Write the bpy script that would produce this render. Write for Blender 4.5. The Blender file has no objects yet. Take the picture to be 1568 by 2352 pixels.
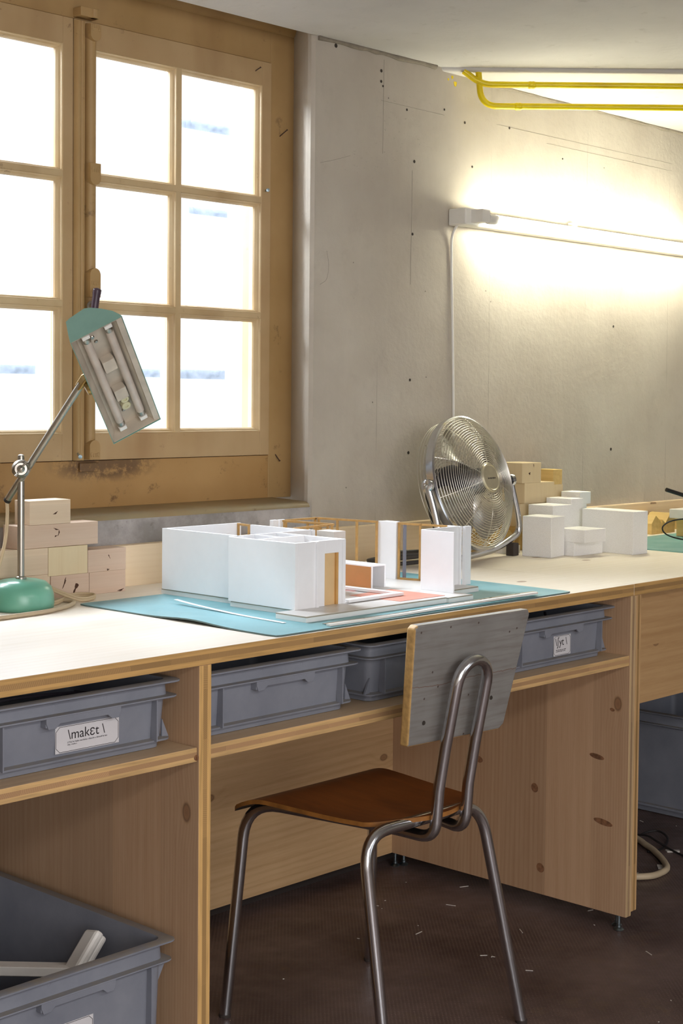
import bpy, bmesh, math, random
from mathutils import Vector, Matrix
random.seed(7)
S = bpy.context.scene
COL = S.collection
PI = math.pi

# ------------------------------------------------------------------ camera
yaw, pitch, roll, FPX, CY = 0.816540736, -0.0412801355, 0.00925210257, 3534.63, 1054.11
CAM = Vector((0, 0, 1.2255))
fw = Vector((math.sin(yaw)*math.cos(pitch), math.cos(yaw)*math.cos(pitch), math.sin(pitch)))
rt = Vector((math.cos(yaw), -math.sin(yaw), 0)); up = rt.cross(fw)
rt, up = math.cos(roll)*rt + math.sin(roll)*up, -math.sin(roll)*rt + math.cos(roll)*up
cam = bpy.data.objects.new('camera', bpy.data.cameras.new('camera')); COL.objects.link(cam)
mw = Matrix((rt, up, -fw)).transposed().to_4x4(); mw.translation = CAM
cam.matrix_world = mw
cam.data.sensor_fit = 'VERTICAL'; cam.data.sensor_height = 36.0; cam.data.sensor_width = 24.0
cam.data.lens = FPX/2352*36.0
cam.data.shift_y = (CY-1176)/2352
cam.data.clip_start = 0.05
S.camera = cam

# ------------------------------------------------------------------ world, lights, exposure
S.view_settings.view_transform = 'Standard'; S.view_settings.look = 'None'
S.view_settings.gamma = 1.0; S.view_settings.use_curve_mapping = False
S.view_settings.exposure = 0.0
W = bpy.data.worlds.new('sky'); S.world = W; W.use_nodes = True
bg = W.node_tree.nodes['Background']; bg.inputs[0].default_value = (0.93, 0.96, 1.0, 1); bg.inputs[1].default_value = 1.5

def area(name, loc, rot, sx, sy, power, col=(1, 1, 1), spread=PI):
    l = bpy.data.lights.new(name, 'AREA'); l.shape = 'RECTANGLE'; l.size = sx; l.size_y = sy
    l.energy = power; l.color = col; l.spread = spread
    o = bpy.data.objects.new(name, l); COL.objects.link(o); o.location = loc; o.rotation_euler = rot
    return o
# daylight pouring in through the window (bright overcast sky outside, a little above)
area('window_daylight', (2.05, 3.95, 3.25), (math.radians(-47), 0, 0), 2.8, 1.8, 1050, (0.85, 0.91, 1.0))
# unseen fill lights added behind the camera to brighten the room
area('room_fill', (-0.2, -0.9, 2.05), (0, 0, 0), 1.5, 0.5, 36, (1.0, 0.955, 0.94))
area('room_fill', (1.9, -1.0, 2.05), (0, 0, 0), 1.5, 0.5, 32, (1.0, 0.955, 0.93))
area('back_fill', (-0.6, -2.7, 1.45), (math.radians(90), 0, math.radians(-10)), 2.6, 1.5, 85, (1.0, 0.96, 0.97))  # added soft fill from behind the camera, out of view

# ------------------------------------------------------------------ helpers
def s2l(h):
    h = h.lstrip('#'); out = []
    for i in (0, 2, 4):
        c = int(h[i:i+2], 16)/255
        out.append(c/12.92 if c <= 0.04045 else ((c+0.055)/1.055)**2.4)
    return (*out, 1)

class NT:
    def __init__(s, name, rough=0.6, metal=0.0, spec=0.5):
        s.m = bpy.data.materials.new(name); s.m.use_nodes = True
        s.t = s.m.node_tree; s.n = s.t.nodes; s.l = s.t.links
        s.b = s.n['Principled BSDF']; s.b.inputs['Roughness'].default_value = rough
        s.b.inputs['Metallic'].default_value = metal; s.b.inputs['Specular IOR Level'].default_value = spec
        s._tc = None
    def node(s, typ, **kw):
        nd = s.n.new(typ)
        for k, v in kw.items():
            if k.startswith('i_'):
                key = k[2:]; key = int(key) if key.isdigit() else key.replace('_', ' ')
                if hasattr(v, 'is_linked') or isinstance(v, bpy.types.NodeSocket): s.l.new(v, nd.inputs[key])
                else: nd.inputs[key].default_value = v
            else: setattr(nd, k, v)
        return nd
    def obj(s):
        if not s._tc: s._tc = s.node('ShaderNodeTexCoord')
        return s._tc.outputs['Object']
    def mapping(s, scale=(1, 1, 1), loc=(0, 0, 0), rot=(0, 0, 0), vec=None):
        return s.node('ShaderNodeMapping', i_Vector=vec or s.obj(), i_Scale=scale, i_Location=loc, i_Rotation=rot).outputs[0]
    def noise(s, scale, detail=3, rough=0.5, vec=None, dist=0.0):
        return s.node('ShaderNodeTexNoise', i_Vector=vec or s.obj(), i_Scale=scale, i_Detail=detail, i_Roughness=rough, i_Distortion=dist).outputs[0]
    def ramp(s, fac, stops):
        nd = s.node('ShaderNodeValToRGB', i_Fac=fac); cr = nd.color_ramp
        while len(cr.elements) < len(stops): cr.elements.new(0.5)
        for e, (p, c) in zip(cr.elements, stops):
            e.position = p; e.color = c if isinstance(c, tuple) else (c, c, c, 1)
        return nd.outputs[0]
    def mix(s, a, b, fac, mode='MIX'):
        nd = s.node('ShaderNodeMix', data_type='RGBA', blend_type=mode)
        for idx, v in ((0, fac), (6, a), (7, b)):
            if isinstance(v, bpy.types.NodeSocket): s.l.new(v, nd.inputs[idx])
            else: nd.inputs[idx].default_value = v
        return nd.outputs[2]
    def math(s, op, a, b=0.0, c=0.0):
        nd = s.node('ShaderNodeMath', operation=op)
        for i, v in enumerate((a, b, c)):
            if isinstance(v, bpy.types.NodeSocket): s.l.new(v, nd.inputs[i])
            else: nd.inputs[i].default_value = v
        return nd.outputs[0]
    def col(s, v):
        if isinstance(v, bpy.types.NodeSocket): s.l.new(v, s.b.inputs['Base Color'])
        else: s.b.inputs['Base Color'].default_value = v
    def bump(s, h, dist=0.002, strength=0.5):
        nd = s.node('ShaderNodeBump', i_Height=h, i_Distance=dist, i_Strength=strength)
        s.l.new(nd.outputs[0], s.b.inputs['Normal'])

def plain(name, hexc, rough=0.5, metal=0.0, var=0.06, scale=40, bump=0.0):
    t = NT(name, rough, metal); c = s2l(hexc)
    d = tuple(x*(1-var*2) for x in c[:3])+(1,)
    n = t.noise(scale, 4)
    t.col(t.mix(d, c, t.ramp(n, [(0.3, 0.0), (0.65, 1.0)])))
    if bump: t.bump(t.noise(scale*6, 3), 0.001, bump)
    return t.m

AX = {'X': 0, 'Y': 1, 'Z': 2}
def wood(name, light, dark, grain='X', perp='Z', plank=0.11, ring=26, knots=0.6, contrast=0.6, rough=0.55, plankvar=0.25, knotscale=7, flip=0.0):
    """spruce / pine board: long streaky rings along the grain, glued lamellas across it, some knots"""
    t = NT(name, rough)
    g, p = AX[grain], AX[perp]
    sep = t.node('ShaderNodeSeparateXYZ', i_Vector=t.obj())
    pp = sep.outputs[p]
    idx = t.math('FLOOR', t.math('DIVIDE', t.math('ADD', pp, 5.013), plank))
    wn = t.node('ShaderNodeTexWhiteNoise', noise_dimensions='1D', i_W=idx).outputs
    # shift every lamella along the grain
    comb = t.node('ShaderNodeCombineXYZ')
    sh = t.math('MULTIPLY', wn[0], 7.0)
    for i in range(3):
        o = sep.outputs[i]
        if i == g: o = t.math('ADD', o, sh)
        t.l.new(o, comb.inputs[i])
    v = comb.outputs[0]
    sc = [1, 1, 1]; sc[g] = 0.09
    vm = t.mapping(tuple(sc), vec=v)
    warp = t.noise(3.2, 1.5, 0.4, vec=vm)
    # knots
    gs = t.node('ShaderNodeSeparateXYZ', i_Vector=v)
    kv = t.node('ShaderNodeCombineXYZ', i_0=t.math('MULTIPLY', gs.outputs[g], 0.62), i_1=pp)
    kn = t.node('ShaderNodeTexVoronoi', voronoi_dimensions='2D', i_Vector=kv.outputs[0], i_Scale=knotscale, i_Randomness=1.0)
    keep = t.ramp(kn.outputs['Color'], [(0.0, 0.0), (0.999, 1.0)])
    kr = t.math('GREATER_THAN', keep, 1-knots*0.62)
    kd = kn.outputs['Distance']
    swirl = t.math('MULTIPLY', t.ramp(kd, [(0.0, 1.0), (0.22, 0.0)]), kr)
    ph = t.math('ADD', t.math('MULTIPLY', t.math('MULTIPLY', pp, ring*24.0), t.math('MULTIPLY_ADD', wn[0], 1.7, 0.6)), t.math('ADD', t.math('MULTIPLY', warp, 34.0), t.math('MULTIPLY', swirl, 9.0)))
    wv = t.math('ADD', t.math('MULTIPLY', t.math('SINE', ph), 0.5), 0.5)
    amp = t.ramp(t.noise(2.3, 2, 0.5, vec=vm), [(0.35, 0.25), (0.65, 1.0)])
    wv = t.math('MULTIPLY', t.math('POWER', wv, 2.2), amp)
    sc2 = [1, 1, 1]; sc2[g] = 0.035
    streak = t.ramp(t.noise(70, 4, 0.7, vec=t.mapping(tuple(sc2), vec=v)), [(0.38, 0.0), (0.68, 1.0)])
    wv = t.math('ADD', t.math('MULTIPLY', wv, 0.45), t.math('MULTIPLY', streak, 0.6))
    fine = t.noise(260, 2, 0.6, vec=vm)
    big = t.noise(5, 2, 0.5, vec=vm)
    f = t.math('ADD', t.math('MULTIPLY', wv, contrast), t.math('MULTIPLY', t.math('SUBTRACT', fine, 0.5), 0.5*contrast))
    f = t.math('ADD', f, t.math('MULTIPLY', t.math('SUBTRACT', big, 0.5), 0.8*contrast))
    L, D = s2l(light), s2l(dark)
    c = t.mix(L, D, f); 
    # lamella tone
    tone = t.math('MULTIPLY_ADD', wn[0], plankvar, 1-plankvar*0.6)
    c = t.mix(c, t.node('ShaderNodeCombineXYZ', i_0=tone, i_1=tone, i_2=tone).outputs[0], 1.0, 'MULTIPLY')
    kc = t.mix(t.ramp(kd, [(0.0, s2l('#7a5236')), (0.03, s2l('#8f6440')), (0.045, s2l('#5a3a26')), (0.06, s2l('#b08a5c'))]), L, 0.15)
    kf = t.math('MULTIPLY', t.math('MULTIPLY', t.ramp(kd, [(0.045, 1.0), (0.068, 0.0)]), kr), 0.85)
    c = t.mix(c, kc, kf)
    t.col(c); t.bump(fine, 0.0006, 0.25)
    return t.m

def ply_edge(name, thick, t0, t1, gold='#d9ab62', mid='#c49a5c', line='#8a6a3c', rot=0.7, along='X', soft=1.0):
    """edge of the three-layer board: long-grain outer layers, hatched end grain in the middle"""
    t = NT(name, 0.55)
    sep = t.node('ShaderNodeSeparateXYZ', i_Vector=t.obj())
    h = t.math('DIVIDE', t.math('SUBTRACT', sep.outputs[AX[thick]], t0), t1-t0)
    a, b = AX[along], AX[thick]
    ca = sep.outputs[a]
    blk = t.math('FLOOR', t.math('DIVIDE', t.math('ADD', ca, 3.0), 0.083))
    wn = t.node('ShaderNodeTexWhiteNoise', noise_dimensions='1D', i_W=blk).outputs[0]
    sgn = t.math('MULTIPLY_ADD', wn, 2.4, -1.2)
    n = t.noise(30, 2)
    ph = t.math('ADD', t.math('MULTIPLY', ca, 1900.0), t.math('MULTIPLY', t.math('MULTIPLY', sep.outputs[b], 1900.0), sgn))
    ph = t.math('ADD', ph, t.math('MULTIPLY', n, 8.0))
    st = t.math('POWER', t.math('MULTIPLY_ADD', t.math('SINE', ph), 0.5, 0.5), 2.0)
    tone = t.math('MULTIPLY_ADD', wn, 0.35, 0.75)
    endc = t.mix(t.mix(s2l(mid), s2l(line), t.math('MULTIPLY', st, 0.5*soft)), (0, 0, 0, 1), t.math('SUBTRACT', 1.0, tone))
    sc = [1, 1, 1]; sc[a] = 0.05
    lg = t.noise(150, 3, 0.6, vec=t.mapping(tuple(sc)))
    outc = t.mix(s2l(gold), tuple(x*0.62 for x in s2l(gold)[:3])+(1,), t.ramp(lg, [(0.4, 0.0), (0.72, 0.9)]))
    inner = t.math('MULTIPLY', t.math('GREATER_THAN', h, 0.34), t.math('LESS_THAN', h, 0.68))
    t.col(t.mix(outc, endc, inner))
    return t.m

class MB:
    def __init__(s): s.bm = bmesh.new(); s.uv = None
    def face(s, vs, mi=0):
        try: f = s.bm.faces.new(vs)
        except ValueError: return None
        f.material_index = mi; return f
    def box(s, x0, x1, y0, y1, z0, z1, mi=0, front=None):
        v = [s.bm.verts.new((x, y, z)) for z in (z0, z1) for y in (y0, y1) for x in (x0, x1)]
        for i, q in enumerate(((0, 2, 3, 1), (4, 5, 7, 6), (0, 1, 5, 4), (2, 6, 7, 3), (0, 4, 6, 2), (1, 3, 7, 5))):
            s.face([v[k] for k in q], front if (front is not None and i == 2) else mi)
        return v
    def obox(s, c, ax, half, mi=0):
        c = Vector(c); a = [Vector(x).normalized()*h for x, h in zip(ax, half)]
        v = [s.bm.verts.new(c + a[0]*i + a[1]*j + a[2]*k) for k in (-1, 1) for j in (-1, 1) for i in (-1, 1)]
        for q in ((0, 2, 3, 1), (4, 5, 7, 6), (0, 1, 5, 4), (2, 6, 7, 3), (0, 4, 6, 2), (1, 3, 7, 5)):
            s.face([v[k] for k in q], mi)
        return v
    def prism(s, pts, z0, z1, mi=0, axis='Z'):
        def mk(p, h):
            return {'Z': (p[0], p[1], h), 'Y': (p[0], h, p[1]), 'X': (h, p[0], p[1])}[axis]
        a = [s.bm.verts.new(mk(p, z0)) for p in pts]; b = [s.bm.verts.new(mk(p, z1)) for p in pts]
        s.face(a[::-1], mi); s.face(b, mi); n = len(pts)
        for i in range(n): s.face([a[i], a[(i+1) % n], b[(i+1) % n], b[i]], mi)
    def rings(s, rs, closed=True, cap0=True, cap1=True, mi=0):
        R = [[s.bm.verts.new(p) for p in r] for r in rs]; n = len(R[0])
        for a, b in zip(R, R[1:]):
            for i in range(n if closed else n-1):
                j = (i+1) % n; s.face([a[i], a[j], b[j], b[i]], mi)
        if cap0: s.face(R[0][::-1], mi)
        if cap1: s.face(R[-1], mi)
    def tube(s, pts, r, seg=12, closed=False, cap=True, mi=0):
        pts = [Vector(p) for p in pts]; n = len(pts); rs = []
        rad = r if isinstance(r, (list, tuple)) else [r]*n
        def tan(i):
            if closed: return (pts[(i+1) % n]-pts[i-1]).normalized()
            return (pts[min(i+1, n-1)]-pts[max(i-1, 0)]).normalized()
        t = tan(0); nrm = t.orthogonal().normalized()
        for i in range(n):
            t2 = tan(i)
            q = t.rotation_difference(t2); nrm = (q @ nrm); nrm = (nrm - t2*nrm.dot(t2)).normalized(); t = t2
            bi = t.cross(nrm)
            rs.append([pts[i] + (nrm*math.cos(2*PI*k/seg) + bi*math.sin(2*PI*k/seg))*rad[i] for k in range(seg)])
        if closed:
            R = [[s.bm.verts.new(p) for p in r_] for r_ in rs]
            # match seam
            last, first = rs[-1], rs[0]
            off = min(range(seg), key=lambda o: sum((last[k]-first[(k+o) % seg]).length for k in range(seg)))
            for a in range(n-1):
                for k in range(seg):
                    j = (k+1) % seg; s.face([R[a][k], R[a][j], R[a+1][j], R[a+1][k]], mi)
            for k in range(seg):
                j = (k+1) % seg; s.face([R[-1][k], R[-1][j], R[0][(j+off) % seg], R[0][(k+off) % seg]], mi)
        else: s.rings(rs, True, cap, cap, mi)
    def lathe(s, prof, c=(0, 0, 0), axis=(0, 0, 1), seg=32, mi=0):
        ax = Vector(axis).normalized(); u = ax.orthogonal().normalized(); w = ax.cross(u); c = Vector(c)
        s.rings([[c + ax*z + (u*math.cos(2*PI*k/seg) + w*math.sin(2*PI*k/seg))*max(r, 1e-5) for k in range(seg)] for r, z in prof], True, True, True, mi)
    def build(s, name, mats, parent=None, loc=None, smooth=None, bevel=0.0, segs=2, sub=0):
        me = bpy.data.meshes.new(name)
        bmesh.ops.recalc_face_normals(s.bm, faces=s.bm.faces)
        o = bpy.data.objects.new(name, me); COL.objects.link(o)
        root = parent
        while root is not None and root.parent is not None: root = root.parent
        off = Vector(loc) if (parent is None and loc is not None) else (Vector(root['base']) if root is not None and 'base' in root else Vector((0, 0, 0)))
        for v in s.bm.verts: v.co -= off
        s.bm.to_mesh(me); s.bm.free()
        for m in (mats if isinstance(mats, (list, tuple)) else [mats]): me.materials.append(m)
        if parent is not None: o.parent = parent
        elif loc is not None: o.location = loc; o['base'] = list(loc)
        if smooth is not None:
            for p in me.polygons: p.use_smooth = True
            try: me.set_sharp_from_angle(angle=math.radians(smooth))
            except Exception: pass
        if bevel:
            b = o.modifiers.new('bevel', 'BEVEL'); b.width = bevel; b.segments = segs; b.limit_method = 'ANGLE'; b.angle_limit = math.radians(40)
            b.harden_normals = False
        if sub:
            m = o.modifiers.new('sub', 'SUBSURF'); m.levels = sub; m.render_levels = sub
        return o

def tag(o, label, cat, group=None):
    o['label'] = label; o['category'] = cat
    if group: o['group'] = group
    return o
def thing(name, loc, label, cat, group=None):
    o = bpy.data.objects.new(name, None); COL.objects.link(o); o.location = loc; o['base'] = list(loc)
    o.empty_display_size = 0.05
    return tag(o, label, cat, group)
def struct(o):
    o['kind'] = 'structure'; return o
def spline(pts, n=8, closed=False):
    """Catmull-Rom through the points"""
    P = [Vector(p) for p in pts]; out = []; m = len(P)
    rng = range(m if closed else m-1)
    for i in rng:
        p0 = P[i-1] if (closed or i > 0) else P[0]*2-P[1]; p1 = P[i]; p2 = P[(i+1) % m]
        p3 = P[(i+2) % m] if (closed or i+2 < m) else P[-1]*2-P[-2]
        for k in range(n):
            t = k/n
            out.append(0.5*((2*p1)+(p2-p0)*t+(2*p0-5*p1+4*p2-p3)*t*t+(3*p1-p0-3*p2+p3)*t**3))
    if not closed: out.append(P[-1])
    return out
def fillet(pts, rads, n=7):
    """polyline with rounded corners"""
    P = [Vector(p) for p in pts]; out = [P[0]]
    for i in range(1, len(P)-1):
        r = rads[i-1] if isinstance(rads, (list, tuple)) else rads
        a = (P[i-1]-P[i]); b = (P[i+1]-P[i]); d = min(r, a.length*0.49, b.length*0.49)
        a = P[i]+a.normalized()*d; b = P[i]+b.normalized()*d
        for k in range(n+1):
            t = k/n; out.append((1-t)**2*a + 2*t*(1-t)*P[i] + t*t*b)
    out.append(P[-1]); return out
def text_mesh(name, body, size, mat, parent, origin, xdir, ydir, sx=1.0, align='LEFT', off=0.0, thick=0.00015):
    c = bpy.data.curves.new(name, 'FONT'); c.body = body; c.size = size; c.align_x = align; c.extrude = thick; c.offset = off
    c.resolution_u = 3
    tmp = bpy.data.objects.new('tmp', c); COL.objects.link(tmp)
    me = bpy.data.meshes.new_from_object(tmp.evaluated_get(bpy.context.evaluated_depsgraph_get()))
    bpy.data.objects.remove(tmp); bpy.data.curves.remove(c)
    me.name = name; xd, yd = Vector(xdir), Vector(ydir); zd = xd.cross(yd); og = Vector(origin)
    root = parent
    while root.parent is not None: root = root.parent
    base = Vector(root['base'])
    for v in me.vertices: v.co = og + xd*v.co.x*sx + yd*v.co.y + zd*v.co.z - base
    me.materials.clear(); me.materials.append(mat)
    o = bpy.data.objects.new(name, me); COL.objects.link(o); o.parent = parent
    return o

# ------------------------------------------------------------------ materials
def m_concrete():
    t = NT('concrete_wall', 0.85)
    a = t.noise(2.2, 5, 0.6); b = t.noise(14, 6, 0.65); st = t.noise(5, 4, 0.6, vec=t.mapping((3.0, 3.0, 0.25)))
    c = t.mix(s2l('#b1a89b'), s2l('#c6bfb2'), t.ramp(a, [(0.32, 0.0), (0.68, 1.0)]))
    c = t.mix(c, s2l('#8f867a'), t.ramp(b, [(0.58, 0.0), (0.82, 0.25)]))
    c = t.mix(c, s2l('#d2c9b9'), t.ramp(st, [(0.5, 0.0), (0.8, 0.22)]))
    # dark pits
    pv = t.node('ShaderNodeTexVoronoi', i_Vector=t.obj(), i_Scale=9.0)
    pit = t.math('MULTIPLY', t.math('LESS_THAN', pv.outputs['Distance'], 0.02), 0.7)
    c = t.mix(c, s2l('#4b443c'), pit)
    # faint board marks of the formwork (vertical lines) and one scribed horizontal
    sep = t.node('ShaderNodeSeparateXYZ', i_Vector=t.obj())
    xx = t.math('ADD', sep.outputs[0], t.math('MULTIPLY', t.noise(4, 2), 0.012))
    fr = t.math('ABSOLUTE', t.math('SUBTRACT', t.math('FRACT', t.math('DIVIDE', xx, 0.47)), 0.33))
    brk = t.ramp(t.noise(3.5, 3), [(0.45, 0.0), (0.6, 1.0)])
    c = t.mix(c, s2l('#7b7266'), t.math('MULTIPLY', t.math('MULTIPLY', t.math('LESS_THAN', fr, 0.0028), 0.35), brk))
    sm = t.ramp(t.noise(60, 4, 0.7, vec=t.mapping((1, 1, 2.2))), [(0.6, 0.0), (0.74, 1.0)])
    sm = t.math('MULTIPLY', sm, t.ramp(t.noise(3.1, 2), [(0.58, 0.0), (0.66, 0.5)]))
    c = t.mix(c, s2l('#6f675d'), sm)
    t.col(c)
    h = t.math('ADD', t.math('MULTIPLY', t.noise(70, 5, 0.6), 0.6), t.math('MULTIPLY', b, 0.8))
    t.bump(h, 0.004, 0.5)
    return t.m
def m_sillwall():
    t = NT('grey_mortar', 0.9)
    a = t.noise(7, 6, 0.65)
    c = t.mix(s2l('#8e8985'), s2l('#bdb8b6'), t.ramp(a, [(0.35, 0.0), (0.65, 1.0)]))
    c = t.mix(c, s2l('#5d5751'), t.ramp(t.noise(26, 5, 0.7), [(0.6, 0.0), (0.75, 0.7)]))
    t.col(c); t.bump(t.noise(60, 5), 0.004, 0.6)
    return t.m
def m_ceiling():
    t = NT('ceiling_plaster', 0.85)
    a = t.noise(1.6, 4, 0.55); b = t.noise(22, 5, 0.6)
    c = t.mix(s2l('#bbb8b4'), s2l('#d3d0cc'), t.ramp(a, [(0.3, 0.0), (0.7, 1.0)]))
    c = t.mix(c, s2l('#8d867a'), t.ramp(b, [(0.62, 0.0), (0.8, 0.4)]))
    t.col(c); t.bump(t.noise(40, 4), 0.003, 0.35)
    return t.m
def m_floor():
    t = NT('studded_brown_floor', 0.42, spec=0.4)
    a = t.noise(3.2, 5, 0.6); b = t.noise(11, 5, 0.65)
    c = t.mix(s2l('#4a3a37'), s2l('#705e59'), t.ramp(a, [(0.35, 0.0), (0.65, 1.0)]))
    c = t.mix(c, s2l('#7a6650'), t.ramp(b, [(0.56, 0.0), (0.72, 0.45)]))
    sep = t.node('ShaderNodeSeparateXYZ', i_Vector=t.mapping(rot=(0, 0, 0.0)))
    sx = t.math('SINE', t.math('MULTIPLY', sep.outputs[0], 2*PI/0.011)); sy = t.math('SINE', t.math('MULTIPLY', sep.outputs[1], 2*PI/0.011))
    st = t.ramp(t.math('MULTIPLY', sx, sy), [(0.35, 0.0), (0.8, 1.0)])
    wear = t.ramp(t.noise(2.1, 3), [(0.4, 0.25), (0.62, 1.0)])
    c = t.mix(c, s2l('#9a8878'), t.math('MULTIPLY', t.math('MULTIPLY', st, wear), 0.55))
    t.col(c); t.bump(st, 0.0012, 0.7)
    t.l.new(t.ramp(b, [(0.3, 0.30), (0.7, 0.6)]), t.b.inputs['Roughness'])
    return t.m
def m_ochre(name='ochre_paint', base='#ab8a58', lite='#bd9d6c'):
    t = NT(name, 0.5)
    a = t.noise(4, 4, 0.55); b = t.noise(13, 7, 0.72)
    c = t.mix(s2l(base), s2l(lite), t.ramp(a, [(0.3, 0.0), (0.7, 1.0)]))
    c = t.mix(c, s2l('#97724a'), t.ramp(t.noise(8, 3, 0.5, vec=t.mapping((1, 1, 0.2))), [(0.5, 0.0), (0.75, 0.5)]))
    c = t.mix(c, s2l('#5a402c'), t.ramp(b, [(0.62, 0.0), (0.72, 0.75)]))
    c = t.mix(c, s2l('#6d5236'), t.ramp(t.noise(34, 6, 0.8), [(0.64, 0.0), (0.72, 0.6)]))
    t.col(c); t.bump(t.noise(50, 4), 0.001, 0.3)
    return t.m
def m_ochre_dirty():
    """lower rail of the window frame: soot and flaking below the bolt"""
    t = NT('ochre_paint_dirty', 0.55)
    a = t.noise(4, 4, 0.55)
    c = t.mix(s2l('#a8814c'), s2l('#bb9560'), t.ramp(a, [(0.3, 0.0), (0.7, 1.0)]))
    g = t.node('ShaderNodeTexGradient', gradient_type='SPHERICAL', i_Vector=t.mapping((5.5, 1, 22), loc=(-0.09*5.5, 0, -0.098*22))).outputs[1]
    f = t.math('MULTIPLY', t.ramp(t.noise(26, 7, 0.75), [(0.42, 0.0), (0.52, 1.0)]), t.ramp(g, [(0.05, 0.0), (0.5, 1.0)]))
    c = t.mix(c, s2l('#4a352a'), t.math('MULTIPLY', f, 0.7))
    c = t.mix(c, s2l('#5c4027'), t.ramp(t.noise(14, 8, 0.8), [(0.58, 0.0), (0.68, 0.8)]))
    t.col(c); t.bump(t.noise(50, 4), 0.001, 0.3)
    return t.m
def m_plastic():
    t = NT('grey_bin_plastic', 0.5, spec=0.35)
    n = t.noise(9, 5, 0.6)
    c = t.mix(s2l('#777b86'), s2l('#878b95'), t.ramp(n, [(0.3, 0.0), (0.7, 1.0)]))
    geo = t.node('ShaderNodeNewGeometry'); sp = t.node('ShaderNodeSeparateXYZ', i_Vector=geo.outputs['Normal'])
    dust = t.math('MULTIPLY', t.ramp(sp.outputs[2], [(0.7, 0.0), (0.95, 1.0)]), t.ramp(t.noise(35, 4), [(0.3, 0.2), (0.7, 0.75)]))
    c = t.mix(c, s2l('#8c8270'), dust)
    t.col(c); t.bump(t.noise(500, 2), 0.0003, 0.2)
    return t.m
def m_steel(name, col='#a8a6a2', rough=0.22, aniso=0.0):
    t = NT(name, rough, 1.0)
    c = t.mix(s2l(col), tuple(x*0.7 for x in s2l(col)[:3])+(1,), t.ramp(t.noise(30, 5, 0.65), [(0.72, 0.0), (0.9, 0.25)]))
    t.col(c); t.l.new(t.ramp(t.noise(60, 4), [(0.3, rough*0.9), (0.8, rough*1.3)]), t.b.inputs['Roughness'])
    return t.m
def m_foam():
    t = NT('styrofoam', 0.8)
    v = t.node('ShaderNodeTexVoronoi', i_Vector=t.obj(), i_Scale=420.0)
    t.col(t.mix(s2l('#f0efec'), s2l('#fafaf8'), t.ramp(v.outputs['Distance'], [(0.1, 0.0), (0.5, 1.0)])))
    t.bump(v.outputs['Distance'], 0.001, 0.35)
    t.b.inputs['Subsurface Weight'].default_value = 0.0
    return t.m
def m_mat(name, c1, c2):
    t = NT(name, 0.45)
    c = t.mix(s2l(c1), s2l(c2), t.ramp(t.noise(5, 4), [(0.3, 0.0), (0.7, 1.0)]))
    c = t.mix(c, s2l('#c4d6d6'), t.ramp(t.noise(45, 7, 0.75), [(0.64, 0.0), (0.74, 0.55)]))
    t.col(c); t.l.new(t.ramp(t.noise(12, 4), [(0.3, 0.35), (0.7, 0.55)]), t.b.inputs['Roughness'])
    return t.m
def m_seat():
    t = NT('varnished_plywood', 0.36)
    v = t.mapping((1, 0.12, 1))
    a = t.noise(55, 5, 0.65, vec=v); b = t.noise(9, 4, 0.6, vec=t.mapping((1, 0.3, 1)))
    c = t.mix(s2l('#7b451d'), s2l('#965728'), t.ramp(a, [(0.3, 0.0), (0.7, 1.0)]))
    c = t.mix(c, s2l('#4e2814'), t.ramp(b, [(0.5, 0.0), (0.75, 0.75)]))
    c = t.mix(c, s2l('#2e1a12'), t.ramp(t.noise(38, 6, 0.7, vec=t.mapping((1, 0.25, 1))), [(0.64, 0.0), (0.72, 0.8)]))
    t.col(c); return t.m
def m_backrest():
    t = NT('grey_painted_board', 0.45)
    v = t.mapping((0.07, 1, 1))
    a = t.noise(120, 3, 0.6, vec=v); b = t.noise(7, 4, 0.55)
    c = t.mix(s2l('#7f7d79'), s2l('#908f8b'), t.ramp(b, [(0.3, 0.0), (0.7, 1.0)]))
    c = t.mix(c, s2l('#6d6560'), t.ramp(a, [(0.45, 0.0), (0.7, 0.55)]))
    c = t.mix(c, s2l('#8a6c5c'), t.ramp(t.noise(16, 6, 0.7), [(0.62, 0.0), (0.74, 0.4)]))
    s2 = t.node('ShaderNodeSeparateXYZ', i_Vector=t.obj())
    pv = t.node('ShaderNodeTexVoronoi', voronoi_dimensions='2D', i_Vector=t.node('ShaderNodeCombineXYZ', i_0=s2.outputs[0], i_1=s2.outputs[2]).outputs[0], i_Scale=14.0)
    c = t.mix(c, s2l('#4a3b34'), t.math('MULTIPLY', t.math('LESS_THAN', pv.outputs['Distance'], 0.03), 0.9))
    sep = t.node('ShaderNodeSeparateXYZ', i_Vector=t.obj())
    ln = t.math('ABSOLUTE', t.math('SUBTRACT', sep.outputs[2], t.math('MULTIPLY_ADD', t.noise(9, 5, 0.7, vec=t.mapping((1, 1, 0.1))), 0.02, 0.69)))
    c = t.mix(c, s2l('#6b4a3c'), t.math('MULTIPLY', t.math('LESS_THAN', ln, 0.0007), 0.8))
    t.col(c); t.bump(a, 0.0006, 0.3)
    return t.m

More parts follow.
